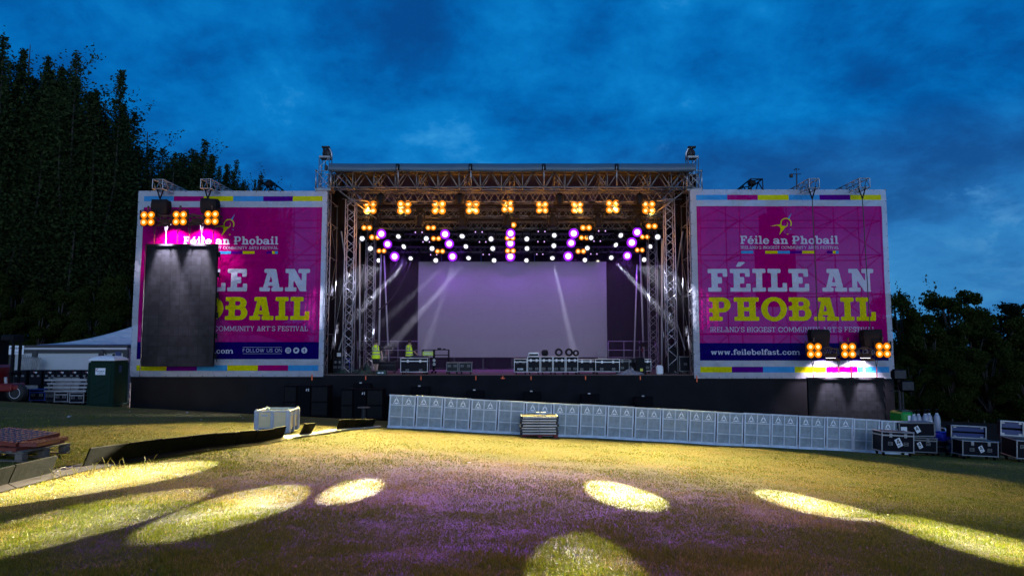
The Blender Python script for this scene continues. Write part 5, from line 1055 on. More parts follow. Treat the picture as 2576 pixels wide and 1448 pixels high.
# ------------------------------------------------------------------ the two stage hands, both seen from behind
def skin_body(name, joints, edges, parent, m):
    me = bpy.data.meshes.new(name); ks = list(joints); me.from_pydata([joints[k][0] for k in ks], [(ks.index(a), ks.index(b)) for a, b in edges], []); o = bpy.data.objects.new(name, me); COL.objects.link(o); o.parent = parent
    md = o.modifiers.new('skin', 'SKIN'); md.use_smooth_shade = True
    for i, k in enumerate(ks): r = joints[k][1]; me.skin_vertices[0].data[i].radius = (r, r) if not isinstance(r, tuple) else r; me.skin_vertices[0].data[i].use_root = (i == 0)
    s = o.modifiers.new('subsurf', 'SUBSURF'); s.levels = 1; s.render_levels = 2; me.materials.append(m); return o
def person(label, loc, rz, pose):
    t = thing('person', label, 'person', loc, rz, 'stage hands in hi vis vests')
    J = dict(pelvis=((0, 0, .96), (.15, .11)), waist=((0, .0, 1.12), (.14, .10)), chest=((0, .01, 1.34), (.16, .11)), neck0=((0, .01, 1.49), .065), neck=((0, .02, 1.55), .055), head=((0, .035, 1.64), .085), crown=((0, .03, 1.73), .075), nose=((0, .125, 1.635), .018))
    Ed = [('pelvis', 'waist'), ('waist', 'chest'), ('chest', 'neck0'), ('neck0', 'neck'), ('neck', 'head'), ('head', 'crown'), ('head', 'nose')]
    for s, n in ((-1, 'l'), (1, 'r')):
        ar = pose[n]; J['sh' + n] = ((s * .19, .0, 1.43), .065); J['el' + n] = (ar[0], .048); J['wr' + n] = (ar[1], .033); hd = (Vector(ar[1]) - Vector(ar[0])).normalized()
        J['pa' + n] = (tuple(Vector(ar[1]) + hd * .07), (.042, .02)); Ed += [('chest', 'sh' + n), ('sh' + n, 'el' + n), ('el' + n, 'wr' + n), ('wr' + n, 'pa' + n)]
        side = Vector((0, 1, 0)); side = (side - hd * side.dot(hd)).normalized(); inn = Vector((-s, 0, 0))
        for f in range(4):
            b = Vector(ar[1]) + hd * .10 + side * (.03 - .02 * f); ln = (.065, .075, .07, .055)[f]; J['f%d%s' % (f, n)] = (tuple(b), .010); J['g%d%s' % (f, n)] = (tuple(b + hd * ln * .6 + inn * .012), .009); J['h%d%s' % (f, n)] = (tuple(b + hd * ln + inn * .035), .008)
            Ed += [('pa' + n, 'f%d%s' % (f, n)), ('f%d%s' % (f, n), 'g%d%s' % (f, n)), ('g%d%s' % (f, n), 'h%d%s' % (f, n))]
        b = Vector(ar[1]) + hd * .04 + side * .04; J['t' + n] = (tuple(b), .011); J['u' + n] = (tuple(b + hd * .05 + side * .02), .009); Ed += [('wr' + n, 't' + n), ('t' + n, 'u' + n)]
        lg = pose['leg' + n]; J['hi' + n] = ((s * .09, 0, .90), .10); J['kn' + n] = (lg[0], .060); J['ca' + n] = (tuple(Vector(lg[0]).lerp(Vector(lg[1]), .35) + Vector((0, -.02, 0))), .058); J['an' + n] = (lg[1], .038); J['to' + n] = (tuple(Vector(lg[1]) + Vector((s * .02, .16, -.055))), .035)
        Ed += [('pelvis', 'hi' + n), ('hi' + n, 'kn' + n), ('kn' + n, 'ca' + n), ('ca' + n, 'an' + n), ('an' + n, 'to' + n)]
        J['ear' + n] = ((s * .085, .02, 1.64), .018); Ed.append(('head', 'ear' + n))
    skin_body('body', J, Ed, t, M['skin'])
    def ell(a, b, z, dy=0, n=20): return [Vector((a * math.cos(q), dy + b * math.sin(q), z)) for q in np.linspace(0, 2 * math.pi, n + 1)[:-1]]
    mb = MB(); mb.loft([ell(.235, .165, .80), ell(.225, .158, .95), ell(.205, .148, 1.10), ell(.222, .152, 1.30), ell(.226, .140, 1.42), ell(.185, .115, 1.485), ell(.095, .085, 1.525)], cap=False); v = mb.build('hi_vis_vest', M['vest'], t, smooth=True)
    for z0, z1, a, b in ((1.0, 1.055, .222, .160), (1.17, 1.225, .218, .156)): mb = MB(); mb.loft([ell(a, b, z0), ell(a, b, z1)], cap=False); mb.build('reflective_band', M['reflect'], v, smooth=True)
    for s in (-1, 1):
        mb = MB(); pr = [(.115, -.150, 1.22), (.12, -.150, 1.32), (.12, -.135, 1.42), (.11, -.085, 1.50), (.105, .02, 1.525), (.11, .09, 1.50), (.12, .14, 1.42), (.12, .155, 1.3), (.115, .155, 1.22)]
        mb.add([(s * (x - .024), y * 1.06, z + .008) for x, y, z in pr] + [(s * (x + .024), y * 1.06 * .97, z + .008) for x, y, z in pr], [(i, i + 1, 10 + i, 9 + i) for i in range(8)]); mb.build('reflective_band', M['reflect'], v)
    mb = MB(); mb.disc((0, -.166, 1.33), .062, 16, 'Y', r_in=.045); mb.box((0, -.163, 1.33), (.03, .004, .05)); mb.build('printed_badge', M['reflect'], v)
    mb = MB()
    for s, n in ((-1, 'l'), (1, 'r')): sh, el = Vector(J['sh' + n][0]), Vector(J['el' + n][0]); mb.path([sh + Vector((-s * .05, 0, .02)), sh, sh.lerp(el, .5), sh.lerp(el, .85)], [.075, .085, .072, .074], 10)
    mb.lathe([(.075, 1.46), (.068, 1.535)], (0, .01, 0), 12, cap=False); mb.build('dark_shirt', M['shorts'], t, smooth=True)
    mb = MB(); mb.loft([ell(.20, .135, .84), ell(.195, .135, 1.0)])
    for s, n in ((-1, 'l'), (1, 'r')): hi, kn = Vector(J['hi' + n][0]), Vector(J['kn' + n][0]); mb.path([hi + Vector((0, 0, .06)), hi.lerp(kn, .4), hi.lerp(kn, .96)], [.118, .112, .105], 12)
    mb.build('shorts', M['shorts'], t, smooth=True)
    mb = MB(); mb.lathe([(.098, 1.63), (.103, 1.69), (.09, 1.755), (.055, 1.80), (.01, 1.815)], (0, .012, 0), 14); mb.build('hair', M['hair'], t, smooth=True)
    for n in 'lr':
        an = Vector(J['an' + n][0]); s = -1 if n == 'l' else 1; mb = MB(); mb.cbox((an.x + s * .01, an.y + .07, an.z - .045), (.10, .28, .09), .035); mb.build('shoe', M['trainers'], t); mb = MB(); mb.lathe([(.048, -.01), (.05, .09)], an, 10); mb.build('sock', M['shorts'], t)
    return t
p = W(945, 938, 36.6); person('man in hi vis vest and black shorts walking away near green crate', (p.x, 36.6, ZS), R(-6), dict(l=((-.27, .10, 1.18), (-.22, .30, 1.02)), r=((.30, -.02, 1.16), (.33, .02, .90)), legl=((-.09, .10, .52), (-.10, .30, .12)), legr=((.09, .01, .50), (.08, -.10, .09))))
p = W(1029, 938, 36.9); person('man in hi vis vest standing behind the big trunk case', (p.x, 36.9, ZS), R(-24), dict(l=((-.24, .12, 1.17), (-.14, .33, 1.08)), r=((.28, .05, 1.17), (.34, .26, 1.0)), legl=((-.10, .02, .51), (-.11, 0, .09)), legr=((.10, .02, .51), (.11, 0, .09))))

# ------------------------------------------------------------------ crowd barrier
YB = 25.2; xb0 = W(975, 1040, YB).x; SL = math.atan(.051)
def make_barrier():
    t = thing('crowd_barrier', '', 'crowd barrier', (0, 0, 0), group='crowd barrier panels in front of the stage')
    mb = MB()
    mb.bb(0, 1, -.03, .03, 1.15, 1.20); mb.bb(.0, 1, -.022, .022, .04, .09)
    for x in (.02, .925): mb.bb(x, x + .05, -.025, .025, .09, 1.15)
    mb.bb(.468, .508, -.02, .02, .09, 1.15)
    for z in (.40, .82): mb.bb(.07, .468, -.018, .018, z, z + .035); mb.bb(.508, .925, -.018, .018, z, z + .035)
    mb.build('frame', M['barframe'], t)
    MB().bb(.07, .925, .012, .016, .09, 1.15).build('mesh_panel', M['perf'], t)
    mb = MB(); mb.bb(0, .995, -.20, -.03, .0, .022); mb.bb(0, .995, -.045, -.03, .022, .06); mb.bb(0, .995, .02, 1.0, -.01, .012); mb.build('foot_plate', M['barframe'], t)
    MB().bb(.978, .996, -.01, .02, .55, 1.15).build('joint_strip', M['darkblue'], t)
    for x in (.24, .74): mb = MB(); mb.tube((x, .03, 1.0), (x - .04, .85, .02), .02, 6); mb.build('brace', M['redplastic'], t)
    for x in (.27, .715):
        mb = MB(); tri = [Vector((x, -.004, 1.10)), Vector((x - .095, -.004, .90)), Vector((x + .095, -.004, .90))]
        for i in range(3):
            a, b = tri[i], tri[(i + 1) % 3]; d = (b - a); n = Vector((d.z, 0, -d.x)).normalized() * .020; a2, b2 = a + d * .20, b - d * .20; y = Vector((0, -.004, 0)); mb.add([a2 + n + y, b2 + n + y, b2 - n + y, a2 - n + y], [(0, 1, 2, 3)]); mb.disc(a + y * 1.2, .020, 10, 'Y')
        mb.build('emblem', M['emblem'], t)
    return t
b0 = make_barrier(); NBAR = 19
for i in range(NBAR):
    x = xb0 + i * .995; lab = '%s mesh crowd barrier panel counted from the cable ramp end' % ORD[i]
    o = b0 if i == 0 else dup(b0); o.location = (x, YB + .012 * math.sin(i * 1.9), gz(x + .5, YB) + .0255 - .01); o.rotation_euler = (0, SL, R(.7 * math.sin(i * 2.3))); o['label'] = lab
    if i in (4, 17):
        for c in KIDS(o):
            if c.name.startswith('emblem'): bpy.data.objects.remove(c)

# stack of decks on a red pallet
p = G(1356, 1101); p.y = 24.4; p = Vector((W(1356, 1090, 24.4).x, 24.4, 0)); p.z = gz(p.x, p.y)
t = thing('pallet', 'red pallet carrying aluminium decks in front of barrier', 'pallet', p, R(2)); mb = MB()
for x in (-.55, 0, .55): mb.cbox((x, 0, .055), (.14, .9, .10), .01)
mb.bb(-.63, .63, -.47, .47, .105, .135); mb.build('frame', M['redpaint'], t)
dk0 = None
for k in range(7):
    q = p + Vector((random.uniform(-.02, .02), random.uniform(-.015, .015), .138 + k * .092)); lab = '%s aluminium deck up in the stack on red pallet' % ORD[k]
    if dk0 is None:
        dk0 = thing('aluminium_deck', lab, 'stage deck', q, group='aluminium decks stacked on the red pallet'); mb = MB()
        for y in (-.46, .46): mb.cbox((0, y, .035), (1.30, .045, .062), .01)
        for x in (-.63, .63): mb.cbox((x, 0, .035), (.045, .92, .062), .01)
        mb.build('frame', M['alu'], dk0); MB().bb(-.60, .60, -.43, .43, .05, .066).build('board', M['black'], dk0)
        for x in (-.62, .62): MB().cbox((x, -.47, .04), (.09, .03, .085), .012).build('corner_bracket', M['steel'], dk0)
        mb = MB(); mb.lathe([(.012, -.49), (.012, -.482)], (0, 0, .035), 8, 'Y'); mb.build('bolt', M['black'], dk0)
    else: dup(dk0, q, R(random.uniform(-1.6, 1.6)), lab)
for dx, w_, lab in ((.05, .10, 'small pale block lying flat on top of deck stack'), (.24, .19, 'wider pale block lying on top of deck stack')):
    o = MB().cbox((0, 0, .05), (w_, .16, .09), .01).build('block', M['white']); o.location = p + Vector((dx - .1, -.1, .138 + 7 * .092)); o.rotation_euler = (0, R(6), R(9)); tag(o, lab, 'block', 'blocks on the deck stack')

# plastic pallet bin
p = G(697, 1084); t = thing('pallet_bin', 'cream and grey plastic pallet bin standing on the grass', 'pallet bin', p, R(2)); w, d, h = .98, 1.0, .64
mb = MB()
for y in (-1, 1): mb.bb(-w / 2 + .05, w / 2 - .05, y * (d / 2 - .03) - .015, y * (d / 2 - .03) + .015, .14, h - .05)
for x in (-1, 1): mb.bb(x * (w / 2 - .03) - .015, x * (w / 2 - .03) + .015, -d / 2 + .05, d / 2 - .05, .14, h - .05)
mb.bb(-w / 2 + .05, w / 2 - .05, -d / 2 + .05, d / 2 - .05, .15, .17); mb.build('wall', M['cream'], t)
mb = MB()
for x in (-1, 1):
    for y in (-1, 1):
        mb.cbox((x * (w / 2 - .05), y * (d / 2 - .05), h / 2), (.13, .13, h), .025); mb.cbox((x * (w / 2 - .04), y * (d / 2 - .04), h + .012), (.06, .06, .03), .01)
for y in (-1, 1): mb.cbox((0, y * (d / 2 - .02), h / 2 - .01), (.10, .06, h - .03), .02); mb.cbox((0, y * (d / 2 - .02), h - .03), (w - .1, .05, .05), .012); mb.cbox((0, y * (d / 2 - .02), .15), (w - .1, .05, .03), .01)
for x in (-1, 1): mb.cbox((x * (w / 2 - .02), 0, h / 2 - .01), (.06, .10, h - .03), .02); mb.cbox((x * (w / 2 - .02), 0, h - .03), (.05, d - .1, .05), .012)
for y in (-1, 0, 1): mb.bb(-w / 2 + .02, w / 2 - .02, y * .43 - .05, y * .43 + .05, 0, .025)
mb.build('post_frame', M['greyplastic'], t); mb = MB()
for k in range(18): mb.box((-w / 2 + .09 + k * .047, -d / 2 + .012, .135), (.025, .02, .03))
mb.build('base_teeth', M['greyplastic'], t); MB().bb(-.30, -.12, -d / 2 + .005, -d / 2 + .014, h - .17, h - .12).build('name_plate', M['greyplastic'], t)

for y_ in (-.32, .10): MB().bb(w / 2 - .012, w / 2 - .008, y_, y_ + .22, h - .18, h - .10).build('side_grip', M['greyplastic'], t)

# open cable ramp running up the field
RX = lambda y: np.interp(y, [7, 9.4, 10.2, 14.8, 18.3, 22.2, 25], [-6.52, -6.42, -6.39, -5.92, -5.76, -5.5, -5.0])
def ramp(y0, y1, lid, lab, lean=.35, hl=.27):
    ym = (y0 + y1) / 2; x = float(RX(ym)); L = y1 - y0; rz = -math.atan((float(RX(y1)) - float(RX(y0))) / L); slope = math.atan((gz(x, y1) - gz(x, y0)) / L)
    t = thing('cable_ramp', lab, 'cable ramp', (x, ym, gz(x, ym) + .004), group='cable ramp sections across the field', rot=(slope, 0, rz)); mb = MB(); h = L / 2 - .006
    def prism(prof): n = len(prof); mb.add([(a, -h, z) for a, z in prof] + [(a, h, z) for a, z in prof], [(i, (i + 1) % n, n + (i + 1) % n, n + i) for i in range(n)] + [tuple(range(n)), tuple(range(2 * n - 1, n - 1, -1))])
    prism([(.12, 0), (.25, 0), (.25, .008), (.145, .055), (.12, .055)]); prism([(-.40, 0), (-.16, 0), (-.16, .055), (-.17, .055), (-.40, .008)]); prism([(-.16, 0), (.12, 0), (.12, .012), (-.16, .012)])
    for q in (-.07, .03): prism([(q, .012), (q + .02, .012), (q + .02, .045), (q, .045)])
    mb.build('base', M['rampbase' if y0 < 17 else 'ramppale'], t)
    for q in (-.115, -.02, .08):
        MB().path([(q + .012 * math.sin(k * .9 + ym), -h + 2 * h * k / 6, .034 + .006 * math.sin(k * 2 + ym)) for k in range(7)], .017, 6).build('cable', M['cable'], t, smooth=True)
    if lid:
        mb = MB(); a = lean; dx, dz = math.sin(a), math.cos(a); nx_, nz_ = math.cos(a) * .012, -math.sin(a) * .012; b = (.13, .05); hh = h - .004
        N_ = 6; bow = [.010 * math.sin(math.pi * (k / N_) + ym * 3) for k in range(N_ + 1)]
        for k in range(N_):
            ya, yb_ = -hh + 2 * hh * k / N_, -hh + 2 * hh * (k + 1) / N_; vs = []
            for yy, bw in ((ya, bow[k]), (yb_, bow[k + 1])):
                for u, sgn in ((0, -1), (0, 1), (hl, 1), (hl, -1)): vs.append((b[0] + dx * u + nx_ * sgn + bw * u * 4, yy, b[1] + dz * u + nz_ * sgn))
            fs = [(0, 1, 5, 4), (1, 2, 6, 5), (2, 3, 7, 6), (3, 0, 4, 7)]
            if k == 0: fs.append((0, 1, 2, 3))
            if k == N_ - 1: fs.append((4, 5, 6, 7))
            mb.add(vs, fs)
        mb.build('lid', M['ramp'], t)
secs = [(7.1, 7.95, 1), (7.95, 8.72, 1), (8.72, 9.50, 1), (9.50, 10.14, 0)] + [(10.14 + .88 * k, 10.14 + .88 * (k + 1), 1) for k in range(8)] + [(17.18, 18.35, 0), (18.35, 19.2, 1), (19.2, 20.1, 0), (20.1, 21.4, 0)] + [(21.4 + .8 * k, 21.4 + .8 * (k + 1), 1) for k in range(4)] + [(24.6, 25.2, 0)]
cnt = 0
for i, (a, b, l) in enumerate(secs):
    o_ = ORD[i % 20] if i < 20 else 'twenty-' + ORD[i - 20]
    ramp(a, b, l, '%s cable ramp section from the picture foreground, %s' % (o_, 'black lid standing open' if l else 'lid missing and cables bare'), random.uniform(.24, .42), random.uniform(.275, .31) if a > 9.6 else .25)
mb = MB()
for k in range(3): mb.path([Vector((float(RX(y)) + .25 + .14 * k * math.sin(y * .8 + k) - .5 * (y > 21) * k * .3, y, gz(float(RX(y)), y) + .03)) for y in np.linspace(17.5, 25, 26)], .014, 5)
tag(mb.build('loose_cables', M['rail'], None, smooth=True), 'pale loose cables snaking beside the far cable ramp sections', 'cable')

# red trays on a wooden pallet
p = G(36, 1148); t = thing('wooden_pallet', 'weathered wooden pallet under the red plastic boards', 'pallet', p, R(-8)); mb = MB()
for x in (-.52, 0, .52):
    for y in (-.42, 0, .42): MB().cbox((x, y, .075), (.13, .12, .10), .01).build('block', M['wood'], t)
mb = MB()
for y in (-.42, 0, .42): mb.cbox((0, y, .013), (1.2, .10, .022), .004); mb.cbox((0, y, .136), (1.2, .10, .02), .004)
for x in np.linspace(-.54, .54, 7): mb.cbox((x, 0, .158), (.10, .96, .02), .004)
mb.build('slat', M['wood'], t)
def tray(q, rz, tilt, lab, m, purple=False, fold=.0):
    t = thing('plastic_board', lab, 'plastic board', q, group='red ribbed boards on the wooden pallet', rot=(R(tilt[0]), R(tilt[1]), rz)); mb = MB(); w, d = .94, .90
    mb.bb(-w / 2, w / 2, -d / 2, -d / 2 + .015, 0, .058); mb.bb(-w / 2, w / 2, d / 2 - .015, d / 2, 0, .058); mb.bb(-w / 2, -w / 2 + .015, -d / 2, d / 2, 0, .058); mb.bb(w / 2 - .015, w / 2, -d / 2, d / 2, 0, .058); mb.bb(-w / 2, w / 2, -d / 2, d / 2, .050, .060); mb.build('board', m, t)
    mb = MB()
    for k in range(9): x = -w / 2 + .07 + k * .10; mb.bb(x, x + .012, -d / 2 + .015, d / 2 - .015, .0, .05); mb.bb(x, x + .02, -d / 2 + .02, d / 2 - .02, .060, .068)
    for k in range(7): y = -d / 2 + .1 + k * .11; mb.bb(-w / 2 + .02, w / 2 - .02, y, y + .018, .0605, .0675)
    mb.build('rib', M['redplastic'] if not purple else M['inkblue'], t)
q = p + Vector((.02, 0, .17)); tray(q, R(-10), (1, 1.5), 'bottom red ribbed board on wooden pallet, sticking out sideways', M['redplastic'])
tray(q + Vector((.08, .02, .056)), R(6), (-1, 3), 'middle red ribbed board, skewed on the pallet pile', M['redplastic']); tray(q + Vector((-.10, .03, .118)), R(-5), (3, 5), 'topmost ribbed board on the pallet, bluish upper face', M['redplastic'], True)

# ------------------------------------------------------------------ flight cases, cylinders and generator beside the barrier
RC = 'flight cases on the grass beside the barrier'
def gcase(lab, px, py, w, d, h, rz=0, **k): p = G(px, py); p.z = gz(p.x, p.y); k.setdefault('grp', RC); return case(lab, p, w, d, h, rz, **k)
def at(px, py, dy=0): p = G(px, py); return p
p = Vector((W(2257, 1120, 23.7).x, 23.7, 0)); p.z = gz(p.x, p.y); c = case('black flight case with number four sticker, frontmost beside barrier end', p + Vector((0, .3, 0)), 1.13, .6, .83, R(2), text='4', grp=RC, hrow=.42, lid=.13, rot=(0, SL, R(2)))
p = Vector((W(2298, 1100, 25.3).x, 25.3, 0)); p.z = gz(p.x, p.y); case('tall case with lid up and paper notice, behind frontmost case', p, 1.30, .6, .66, 0, text='4', grp=RC, hrow=.6, lid=.1, rot=(0, SL, 0), edge='alu_dull')
mb = MB(); q = p + Vector((.02, .05, .672)); t = thing('upturned_lid', 'upturned black case lid with notice standing on tall case', 'case lid', q, group=None); mb.box((0, 0, .255), (1.28, .5, .49)); mb.build('lid', M['ply'], t); mb = MB()
for x in (-.635, .635): mb.cbox((x, -.25, .255), (.045, .04, .51), .008)
for z in (.02, .49): mb.cbox((0, -.25, z), (1.30, .04, .045), .008)
mb.cbox((0, 0, .505), (1.30, .54, .03), .01); mb.build('edging', M['alu_dull'], t); MB().box((-.47, -.257, .21), (.22, .008, .28)).build('paper_notice', M['sticker'], t)
a = R(-28); c_, s_ = math.cos(a), math.sin(a); mb = MB(); mb.add([(.02 + x * .24 * c_ + y * .24 * s_, -.256, .26 - x * .24 * s_ + y * .24 * c_) for x, y in ((-.34, -.5), (.34, -.5), (.34, .5), (-.34, .5))], [(0, 1, 2, 3)]); mb.build('sticker', M['sticker'], t)
mb = MB(); lettering(mb, '4', lambda x, y: (.02 + (x - .5) * .12 * c_ + (y * .56 - .14) * .24 * s_, -.259, .26 - (x - .5) * .12 * s_ + (y * .56 - .14) * .24 * c_), .20, .15, 0, step=.06); mb.build('sticker_print', M['ink'], t)
p = Vector((W(2371, 1120, 25.6).x, 25.6, 0)); p.z = gz(p.x, p.y); case('low dark case with blue plastic bag on top', p, .86, .6, .56, 0, edge='steel', grp=RC, hrow=.5, latches=1, handles=1, rot=(0, SL, 0))
t = thing('blue_bag', 'bright blue plastic bag sitting on low dark case', 'bag', p + Vector((.02, -.05, .56))); mb = MB(); mb.loft([[Vector((.28 * f * math.cos(k) * (1 + .1 * math.sin(k * 3)), .2 * f * math.sin(k), z + .02 * math.sin(k * 4))) for k in np.linspace(0, 6.283, 15)[:-1]] for f, z in ((.8, 0), (1.0, .10), (1.02, .2), (.85, .27), (.95, .31))]); mb.build('bag', M['blue'], t)
p = Vector((W(2406, 1120, 25.4).x, 25.4, 0)); p.z = gz(p.x, p.y); case('blue sided flight case between the low case and open case', p, .74, .6, .62, 0, board='darkblue', text='4', grp=RC, hrow=.68, rot=(0, SL, 0), lid=.08, latches=0)
p = Vector((W(2456, 1130, 24.4).x, 24.4, 0)); p.z = gz(p.x, p.y); case('black flight case with its lid open showing blue foam', p + Vector((0, .1, 0)), 1.26, .6, .66, 0, text='4', grp=RC, hrow=.42, lid=.1, open_lid=True, rot=(0, SL, 0))
p = Vector((W(2562, 1140, 24.0).x, 24.0, 0)); p.z = gz(p.x, p.y); case('open flight case turned sideways, cut by the picture border', p + Vector((.2, .2, 0)), .72, 1.2, .76, R(0), text='4', grp=RC, hrow=.66, lid=.1, open_lid=True, latches=0, rot=(0, SL, R(-14)))
o = MB().cbox((0, 0, .06), (.5, .3, .12), .02).build('pink_box', M['redplastic']); o.location = Vector((W(2538, 1100, 25.4).x, 25.4, gz(16.5, 25.4) + .62)); tag(o, 'small pinkish box on dark case behind the open cases', 'box'); q = o.location.copy(); q.z = gz(q.x, q.y); case('dark case half hidden behind the two open cases', q, .8, .6, .62, 0, edge='steel', grp=RC, rot=(0, SL, 0))
tr = thing('cylinder_trolley', 'pale tubular trolley holding the gas cylinders', 'trolley', (W(2328, 1080, 26.6).x, 26.75, gz(W(2328, 1080, 26.6).x, 26.75))); mb = MB(); x0_, x1_ = -.75, .75
for x in (-.75, .75): mb.path([(x, -.22, .05), (x, -.22, .85), (x, -.16, .95), (x, .2, .95), (x, .25, .05)], .025, 6)
for z in (.35, .75): mb.tube((-.75, -.22, z), (.75, -.22, z), .025, 6)
mb.build('frame', M['rail'], tr, smooth=True); MB().bb(-.8, .8, -.25, .3, .03, .06).build('tray', M['steel'], tr)
cy0 = None
for i, px in enumerate((2299, 2315, 2328, 2342, 2357)):
    x = W(px, 1050, 26.7).x; y = 26.7 + (.12 if i % 2 else 0); dz = (-.03, .02, .06, .06, .03)[i]; q = Vector((x, y, gz(x, y) + .065 + .02 * i)); lab = '%s gas cylinder counted from the green generator, grey with domed top' % ORD[i]
    if cy0 is None:
        cy0 = thing('gas_cylinder', lab, 'gas cylinder', q, group='gas cylinders on the trolley'); MB().lathe([(.105, 0), (.115, .03), (.115, 1.18), (.10, 1.27), (.065, 1.34), (.045, 1.37)], (0, 0, 0), 18).build('body', M['cyl'], cy0, smooth=True)
        MB().lathe([(.05, 1.36), (.052, 1.40)], (0, 0, 0), 14).build('collar', M['white'], cy0); mb = MB(); mb.lathe([(.024, 1.40), (.024, 1.50)], (0, 0, 0), 8); mb.tube((-.05, 0, 1.46), (.05, 0, 1.46), .018, 6); mb.lathe([(.075, 1.52), (.075, 1.545)], (0, 0, 0), 12); mb.tube((0, 0, 1.49), (0, 0, 1.53), .015, 6); mb.build('valve', M['black'], cy0)
        def patch(u, v): a = R(-130 + 70 * u); return (.1165 * math.cos(a), .1165 * math.sin(a), 1.03 + .10 * v)
        MB().grid(patch, 6, 1).build('label', M['sticker'], cy0); g_ = MB(); c = Vector((.1185 * math.cos(R(-110)), .1185 * math.sin(R(-110)), 1.08)); tx = Vector((-math.sin(R(-110)), math.cos(R(-110)), 0)); g_.add([c + tx * .032, c + Vector((0, 0, .032)), c - tx * .032, c - Vector((0, 0, .032))], [(0, 1, 2, 3)]); g_.build('label_print', M['brightgreen'], cy0)
    else: dup(cy0, q, R((25, 0, 8, 60)[i - 1]), lab)
x = W(2278, 1045, 27.0).x; q = Vector((x, 27.2, gz(x, 27.2))); t = thing('mobile_lighting_tower', 'green mobile lighting tower with folded lamps beyond barrier end', 'lighting tower', q); zb = W(2278, 1060, 27).z - q.z; zt = W(2278, 1035, 27).z - q.z
mb = MB(); mb.cbox((0, 0, zt / 2 + .16), (.56, .9, zt - .32), .06); mb.build('body', M['brightgreen'], t); MB().lathe([(.18, -.1), (.24, -.1), (.24, .1), (.18, .1)], (-.3, 0, .24), 16, 'X').build('wheel', M['rubber'], t); MB().lathe([(.18, -.1), (.24, -.1), (.24, .1), (.18, .1)], (.3, 0, .24), 16, 'X').build('wheel', M['rubber'], t)
MB().bb(-.06, .05, -.462, -.455, zt - .32, zt - .12).build('warning_plate', M['sticker'], t); b = MB(); b.disc((-.13, -.458, zt - .38), .045, 12, 'Y'); b.build('warning_disc', M['yellow'], t); MB().bb(-.18, .2, -.3, .1, zt, zt + .06).build('hood', M['tarp'], t)
mb = MB(); mb.tube((-.02, .1, zt), (-.02, .1, 3.1), .05, 8); mb.tube((.1, .1, zt), (.1, .1, 2.6), .035, 8); mb.tube((-.4, .1, 2.35), (.3, .1, 2.35), .025, 6); mb.build('mast', M['steel'], t)
for px_, z, r in ((.18, 2.55, .28), (-.1, 3.0, .26)):
    mb = MB(); mb.cbox((px_, 0, z), (.55, .3, .42), .1); mb.build('lamp_housing', M['speakerblack'], t); b = MB(); b.cbox((px_, -.16, z), (.46, .03, .33), .02); b.build('lamp_glass', M['steel'], t)
ax, bx = W(2360, 1090, 30).x, W(2640, 1090, 30).x; t = thing('site_fence', 'dark cloth covered fence low before the trees', 'fence', ((ax + bx) / 2, 30, gz((ax + bx) / 2, 30))); mb = MB(); mb.grid(lambda u, v: (ax + (bx - ax) * u, 30 + .04 * math.sin(u * 40), gz(ax + (bx - ax) * u, 30) + 1.25 * v), 60, 3); mb.build('cloth', M['blackcloth'], t, True); mb = MB()
for k in range(8): x = ax + (bx - ax) * k / 7; MB().tube((x, 30.06, gz(x, 30)), (x, 30.06, gz(x, 30) + 1.35), .025, 6).build('post', M['steel'], t, True)

# ------------------------------------------------------------------ bass bins, reel and front fills before the skirt
for i, (xa, xb_, yt, yy, lab) in enumerate(((714, 826, 969, 32.7, 'black bass loudspeaker stack nearest the pallet bin'), (857, 964, 978, 32.6, 'black bass loudspeaker stack behind the cable drum'))):
    a, b = W(xa, yt, yy), W(xb_, yt, yy); zg = gz((a.x + b.x) / 2, yy); h = a.z - zg; w = b.x - a.x; t = thing('bass_speaker_stack', lab, 'loudspeaker', ((a.x + b.x) / 2, yy + .4, zg), group='bass loudspeaker stacks before the stage skirt')
    for k, (u0, u1) in enumerate(((-.5, -.2), (-.2, .1), (.1, .5))):
        mb = MB(); mb.cbox(((u0 + u1) / 2 * w, .02 * k, h / 2), ((u1 - u0) * w - .02, .8, h), .02); mb.build('cabinet', M['speakerblack'], t)
        if k != 1:
            for z0, z1 in ((.06, .44), (.50, .94)): mb = MB(); mb.bb(u0 * w + .06, u1 * w - .06, -.412 + .02 * k, -.40 + .02 * k, h * z0, h * z1); mb.bb(u0 * w + .06, u1 * w - .06, -.43 + .02 * k, -.412 + .02 * k, h * z0, h * z0 + .16); mb.build('grille', M['black'], t)
    mb = MB(); mb.box((.03, -.39, h * .86), (.05, .01, .10), M=Matrix.Rotation(R(20), 3, 'Y')); mb.box((.12, -.39, h * .86), (.03, .01, .13)); mb.build('badge', M['rail'], t)
p = W(915, 1040, 30.5); zg = gz(p.x, 30.5); t = thing('cable_drum', 'empty dark cable drum with pale flanges by bass speakers', 'cable drum', (p.x, 30.5, zg)); zz = W(915, 1023, 30.5).z - zg
mb = MB(); mb.lathe([(.26, zz - .04), (.28, zz - .02), (.26, zz)], (0, 0, 0), 22); mb.build('flange', M['wood'], t); mb = MB(); mb.lathe([(.26, zz - .58), (.28, zz - .56), (.26, zz - .54)], (0, 0, 0), 22); mb.build('flange', M['wood'], t); MB().lathe([(.10, 0), (.10, zz - .02)], (0, 0, 0), 16).build('core', M['steel'], t)
